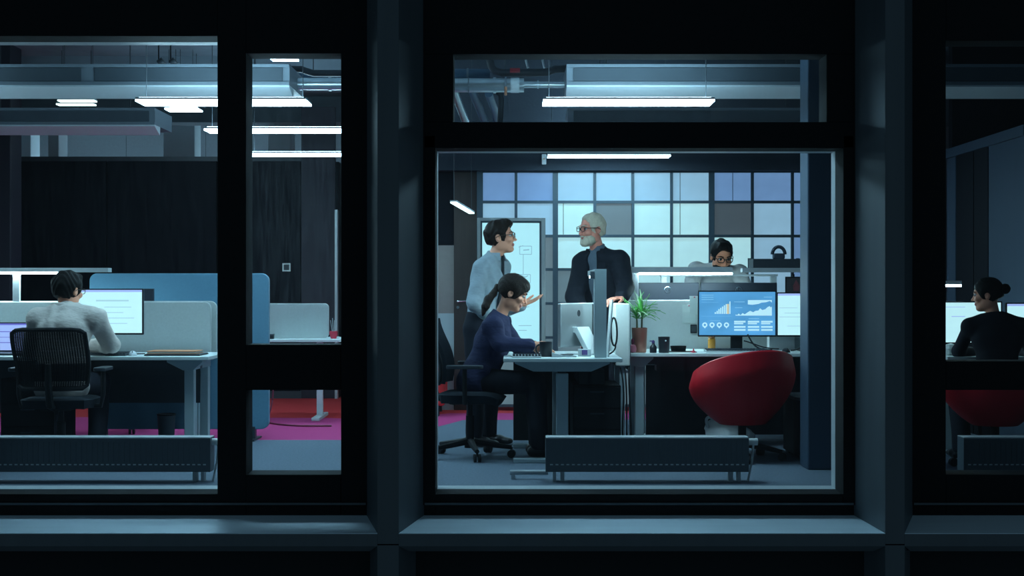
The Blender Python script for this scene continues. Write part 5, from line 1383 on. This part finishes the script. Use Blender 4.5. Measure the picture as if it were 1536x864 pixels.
for i in range(12):
    a0, a1 = PI * (i / 12) + PI, PI * ((i + 1) / 12) + PI
    S.cone(J['neck'] + V(.078 * math.cos(a0), .070 * math.sin(a0) + .01, .022), J['neck'] + V(.078 * math.cos(a1), .070 * math.sin(a1) + .01, .022), .016, .016, .01)
S.build('collar', 'jacket_grey', t, .006, origin=org)
upper(t, J, org, 'shirt_white', .004, 'shirt', hem=.02, collar=.035, fwd=fwd, neck_clip=.004, wr=.001, h=.009, cuff=.97)
trousers(t, J, org, 'trousers_dark', seated=True)
short_hair(hc, hf, q, t, org, 'hair_black', .018, .060, quiff=.006, sc=1.06)
eyes(q, hf, t, org); glasses(q, t, org, 'glasses_black')

# ---- 2: young man in a blue shirt, facing the bearded man
Yy = 10.50
fwd = nrm((1, -.55, 0)); left = np.cross((0, 0, 1), fwd)
J = dict(pel=PT(722, 0, Yy) * V(1, 1, 0) + V(0, 0, .92), chest=PT(733, 420, Yy), neck=PT(741, 385, Yy), shL=PT(752, 400, Yy + .14), shR=PT(722, 402, Yy - .15),
         elL=PT(752, 466, Yy + .22), elR=PT(711, 455, Yy - .25), wrL=PT(782, 458, Yy + .06), wrR=PT(733, 474, Yy - .10))
standing_legs(J, J['pel'], fwd, left, .11)
hf = head_frame((1, -.14), -.10)
hc = PT(751, 357, Yy)
t, J, q, org = make_person('standing young man in a blue shirt and dark tie in front of the whiteboard', J, hc, hf, 'skin_light',
    {'L': (V(.9, -.1, .35), V(-.1, -.2, 1), dict(curl=.10, spread=.22, thumb=1, size=1.05)), 'R': (V(.8, .3, -.5), V(0, 1, 0), dict(curl=.4, thumb=1))}, 1.07, toe=fwd, h=.005, nose=1.0)
upper(t, J, org, 'shirt_blue', .012, 'shirt', hem=.03, collar=.03, padding=.004, fwd=fwd, neck_clip=.0, wr=.006, wf=34, cuff=.95, arm=(.050, .045, .036), neck_tilt=.5)
trousers(t, J, org, 'trousers_dark')
short_hair(hc, hf, q, t, org, 'hair_brown', .014, .084, quiff=.012, side=.008, sc=1.07)
eyes(q, hf, t, org, 'hair_brown'); glasses(q, t, org, 'glasses_brown', .0026)
f = fwd; nk = J['neck']; ch = J['chest']
def tie(t, org, f, l, top, bot, m='tie_dark'):
    g = MB(); a = np.asarray(top); b = np.asarray(bot); rows = []
    for s_, w2, o in ((0, .016, 0), (.07, .020, .006), (.10, .013, .006), (.5, .026, .012), (.92, .034, .004), (1, .004, .0)):
        c = a + (b - a) * s_ + f * o; rows.append([tuple(c - l * w2 - org), tuple(c + f * .004 - org), tuple(c + l * w2 - org)])
    g.sheet(rows, .006); return g.obj('tie', m, t, smooth=True)
tie(t, org, f, left, nk + f * .075 + V(0, 0, .005), J['chest'] * .35 + J['pel'] * .65 + f * .135)
w0 = J['wrL']; dW = nrm(J['wrL'] - J['elL'])
MB().cyl(tuple(w0 - dW * .03 - org), tuple(w0 - dW * .002 - org), .034, n=20).obj('watch', 'watch_dark', t, smooth=True)
# collar leaves
for s_ in (-1, 1):
    b0 = nk + V(0, 0, .028)
    MB().sheet([[tuple(b0 + left * s_ * .066 - f * .02 - org), tuple(b0 + left * s_ * .03 + f * .070 - org)], [tuple(b0 + left * s_ * .082 - f * .01 - V(0, 0, .045) - org), tuple(b0 + left * s_ * .050 + f * .088 - V(0, 0, .062) - org)]], .004).obj('collar', 'shirt_blue', t)

# ---- 3: seated woman in navy
Yw2 = 9.78
fwd = nrm((1, .05, 0)); left = np.cross((0, 0, 1), fwd)
J = dict(pel=PT(716, 0, Yw2) * V(1, 1, 0) + V(0, 0, .55), chest=PT(741, 510, Yw2), neck=PT(750, 472, Yw2), shL=PT(752, 488, Yw2 + .165), shR=PT(738, 490, Yw2 - .165),
         elL=PT(778, 520, Yw2 + .20), elR=PT(749, 533, Yw2 - .22), wrL=PT(803, 522, Yw2 + .12), wrR=PT(797, 520, 9.60))
J['elR'] = PT(750, 516, 9.57); J['wrR'] = PT(797, 519, 9.60)
seated_legs(J, J['pel'], fwd, left, .09, knee=.42, foot=-.02)
hf = head_frame((1, -.06), .42)
hc = PT(769, 440, Yw2)
t, J, q, org = make_person('seated woman in a navy blazer with a ponytail looking down at her desk', J, hc, hf, 'skin_light',
    {'L': (V(1, -.3, -.05), V(0, 0, -1), dict(curl=.3, thumb=-1, size=.92)), 'R': (V(1, -.12, .0), V(0, 1, -.15), dict(curl=.55, thumb=1, size=.9, spread=.03))}, 1.07, female=True, toe=fwd, h=.005, jaw=.92, nose=.85)
upper(t, J, org, 'jacket_navy', .018, collar=.02, hem=-.03, padding=.004, fwd=fwd, neck_clip=.0, wr=.005, wf=26, female=True, arm=(.041, .037, .031), opening=(.05, .06), neck_tilt=.5)
upper(t, J, org, 'shirt_white', .003, 'blouse', hem=.02, fwd=fwd, wr=.001, h=.009, female=True, arm=(.038, .033, .025), cuff=.98, neck_clip=-.02, neck_tilt=.8)
trousers(t, J, org, 'trousers_dark', seated=True)
S = SDF(); f, l, u = hf; A = np.array(hf)
S.ell(q(-.014, 0, .036), np.array((.105, .086, .099)) * 1.07, A, .02)
S.ell(q(-.055, 0, -.010), (.058, .073, .062), A, .02)
S.ell(q(.030, 0, .075), (.068, .072, .052), A, .02)
for s_ in (-1, 1): S.ell(q(.015, s_ * .070, .025), (.032, .016, .048), A, .012)
S.ell(q(.116, 0, -.030), (.078, .125, .086), A, .012, 's')
for s_ in (-1, 1): S.ell(q(-.004, s_ * .088, -.014), (.022, .03, .030), A, .008, 's')
S.clip(q(-.02, 0, -.055), nrm(-u - f * .4))
S.build('hair', 'hair_brown', t, .005, wrinkle=.0012, wfreq=120, origin=org, relax=1)
pb = q(-.115, 0, .0)
pts = [pb, PT(740, 441, Yw2 - .03), PT(733, 449, Yw2 - .06), PT(728, 460, Yw2 - .09), PT(724, 473, Yw2 - .11)]
S = SDF()
for i, (a, b) in enumerate(zip(pts[:-1], pts[1:])): S.cone(a, b, (.020, .025, .030, .027)[i], (.025, .030, .027, .010)[i], .015)
S.build('ponytail', 'hair_brown', t, .005, wrinkle=.0018, wfreq=130, origin=org, relax=1)
eyes(q, hf, t, org, 'hair_brown', 1.07)

# ---- 4: bearded man leaning on the desk
Yb = 10.78
fwd = nrm((-.55, -.84, 0)); left = np.cross((0, 0, 1), fwd)
J = dict(pel=PT(905, 0, Yb + .10) * V(1, 1, 0) + V(0, 0, .97), chest=PT(903, 420, Yb), neck=PT(897, 377, Yb - .06), shL=PT(929, 391, Yb - .12), shR=PT(874, 394, Yb + .0),
         elL=PT(938, 430, Yb - .18), elR=PT(862, 446, Yb - .10), wrL=PT(933, 446, Yb - .33), wrR=PT(884, 494, Yb - .34))
standing_legs(J, J['pel'], fwd, left, .12)
hf = head_frame((-.86, -.50), .06)
hc = PT(888, 345, Yb - .10)
t, J, q, org = make_person('standing grey bearded man in a black blazer leaning on the desks', J, hc, hf, 'skin_pink',
    {'L': (V(-.75, -.6, -.12), V(0, 0, -1), dict(curl=.38, thumb=-1, size=1.1, spread=.12)), 'R': (V(-.3, -.6, -.75), V(0, 0, -1), dict(curl=.3, thumb=1))}, 1.06, toe=fwd, h=.005, nose=1.1)
upper(t, J, org, 'jacket_black', .024, collar=.03, hem=-.14, padding=.010, fwd=fwd, neck_clip=.0, wr=.004, wf=26, belly=.01, opening=(.060, .075), neck_tilt=.55, arm=(.050, .046, .038))
upper(t, J, org, 'turtleneck', .008, 'turtleneck', hem=-.02, collar=.055, fwd=fwd, neck_clip=.0, wr=.0015, wf=60, belly=.01, cuff=.90, neck_tilt=.25, h=.007)
trousers(t, J, org, 'trousers_dark')
short_hair(hc, hf, q, t, org, 'hair_pale', .009, .100, sc=1.06, wr=.003)
S = SDF(); f, l, u = hf; A = np.array(hf)
S.ell(q(.030, 0, -.066), np.array((.066, .064, .052)) * 1.06, A, .015); S.ell(q(.068, 0, -.094), np.array((.034, .040, .030)) * 1.06, A, .015)
S.ell(q(.095, 0, -.0425), np.array((.012, .030, .006)) * 1.06, A, .006)
S.ell(q(.104, 0, -.058), np.array((.020, .020, .0095)) * 1.06, A, .005, 's')
S.ell(q(.085, 0, -.005), np.array((.075, .100, .034)) * 1.06, A, .012, 's')
S.clip(q(-.012, 0, 0), -f); S.clip(q(0, 0, -.030), nrm(u - f * .15))
S.build('beard', 'hair_pale', t, .004, wrinkle=.0018, wfreq=140, origin=org, relax=1)
eyes(q, hf, t, org, 'hair_pale', 1.06); glasses(q, t, org, 'glasses_brown', .0028)
# lapels
def lapel(t, org, J, f, l, m, off=.125):
    for s_ in (-1, 1):
        nk, ch, pe = J['neck'], J['chest'], J['pel']
        lo_ = ch * .35 + pe * .65
        rows = []
        for v, inn, wd_ in ((0, .055, .022), (.25, .052, .055), (.45, .044, .062), (.7, .028, .036), (1, .012, .006)):
            c = nk * (1 - v) + lo_ * v + V(0, 0, .02 * (1 - v)); o = .062 + (off + .02 - .062) * min(1, v * 1.9)
            rows.append([tuple(c + l * s_ * inn + f * o - org), tuple(c + l * s_ * (inn + wd_) + f * (o - .02 * (wd_ / .06)) - org)])
        MB().sheet(rows, .006 * -s_).obj('lapel', m, t, smooth=True)
lapel(t, org, J, fwd, left, 'jacket_black', .128)

# ---- 5: man with lowered head at the far side of the desk
Yf = 11.72
fwd = nrm((-.05, -1, 0)); left = np.cross((0, 0, 1), fwd)
J = dict(pel=PT(1076, 0, 12.02) * V(1, 1, 0) + V(0, 0, .93), chest=PT(1076, 425, 11.86), neck=PT(1079, 402, 11.72), shL=PT(1110, 409, 11.72), shR=PT(1044, 405, 11.74),
         elL=PT(1122, 450, 11.62), elR=PT(1030, 450, 11.64), wrL=PT(1100, 500, 11.42), wrR=PT(1052, 500, 11.42))
standing_legs(J, J['pel'], fwd, left, .12)
hf = head_frame((.16, -1), .40)
hc = PT(1082, 385, 11.58)
t, J, q, org = make_person('man in a pale shirt and glasses lowering his head behind the desk lamp', J, hc, hf, 'skin_tan',
    {'L': (V(-.2, -.8, -.4), V(0, 0, -1), dict(curl=.3, thumb=-1)), 'R': (V(.2, -.8, -.4), V(0, 0, -1), dict(curl=.3, thumb=1))}, 1.14, toe=fwd, h=.006)
upper(t, J, org, 'shirt_white', .014, 'shirt', hem=.03, collar=.02, padding=.010, fwd=fwd, neck_clip=.045, wr=.004, wf=34, neck_tilt=.1)
trousers(t, J, org, 'trousers_dark', h=.012)
short_hair(hc, hf, q, t, org, 'hair_black', .012, .086, quiff=.010, sc=1.14, side=.006)
S = SDF(); f, l, u = hf; A = np.array(hf)
S.ell(q(.026, 0, -.066), np.array((.068, .063, .050)) * 1.14, A, .015); S.ell(q(.062, 0, -.092), np.array((.032, .038, .026)) * 1.14, A, .015)
S.ell(q(.100, 0, -.055), np.array((.022, .026, .014)) * 1.14, A, .005, 's'); S.ell(q(.085, 0, -.008), np.array((.075, .100, .036)) * 1.14, A, .012, 's')
S.clip(q(-.012, 0, 0), -f); S.clip(q(0, 0, -.030), nrm(u - f * .15))
S.build('beard', 'hair_black', t, .004, wrinkle=.001, wfreq=140, origin=org, relax=1)
eyes(q, hf, t, org, 'hair_black', 1.14); glasses(q, t, org, 'glasses_black', .0035)

# ---- 6: woman with a hair bun in the dim side
Yr = 9.45
fwd = nrm((-.10, 1, 0)); left = np.cross((0, 0, 1), fwd)
J = dict(pel=PT(1496, 0, 9.26) * V(1, 1, 0) + V(0, 0, .56), chest=PT(1496, 508, 9.38), neck=PT(1491, 474, 9.43), shL=PT(1455, 490, 9.42), shR=PT(1532, 490, 9.38),
         elL=PT(1438, 527, 9.60), elR=PT(1548, 530, 9.58), wrL=PT(1462, 529, 9.74), wrR=PT(1525, 530, 9.72))
seated_legs(J, J['pel'], fwd, left, .10, knee=.42)
hf = head_frame((-.90, .42), .10)
hc = PT(1481, 443, 9.45)
t, J, q, org = make_person('woman in dark clothes with a hair bun sitting behind the dim window', J, hc, hf, 'skin_light',
    {'L': (V(.4, .8, -.05), V(0, 0, -1), dict(curl=.4, thumb=1, size=.92)), 'R': (V(-.5, .8, -.05), V(0, 0, -1), dict(curl=.4, thumb=-1, size=.92))}, .97, female=True, toe=fwd, h=.006, jaw=.92, nose=.85)
upper(t, J, org, 'top_dark', .010, 'top', hem=-.04, collar=.02, fwd=fwd, wr=.002, female=True, arm=(.041, .035, .028), cuff=.92, neck_clip=.0)
trousers(t, J, org, 'trousers_dark', seated=True)
S = SDF(); f, l, u = hf; A = np.array(hf)
S.ell(q(-.014, 0, .036), (.100, .081, .093), A, .02); S.ell(q(-.055, 0, -.010), (.052, .066, .055), A, .02)
for s_ in (-1, 1): S.ell(q(.010, s_ * .068, .02), (.028, .014, .04), A, .012)
S.ell(q(.116, 0, -.026), (.076, .115, .086), A, .012, 's')
for s_ in (-1, 1): S.ell(q(-.004, s_ * .088, -.014), (.022, .03, .030), A, .008, 's')
S.clip(q(-.02, 0, -.055), nrm(-u - f * .4))
S.build('hair', 'hair_black', t, .006, wrinkle=.0012, wfreq=120, origin=org, relax=1)
SDF().ell(q(-.125, 0, .035), (.036, .036, .036), A, .01).ell(q(-.10, 0, .03), (.025, .025, .025), A, .01).build('hair_bun', 'hair_black', t, .005, wrinkle=.002, wfreq=110, origin=org, relax=1)
eyes(q, hf, t, org, 'hair_black', .97)
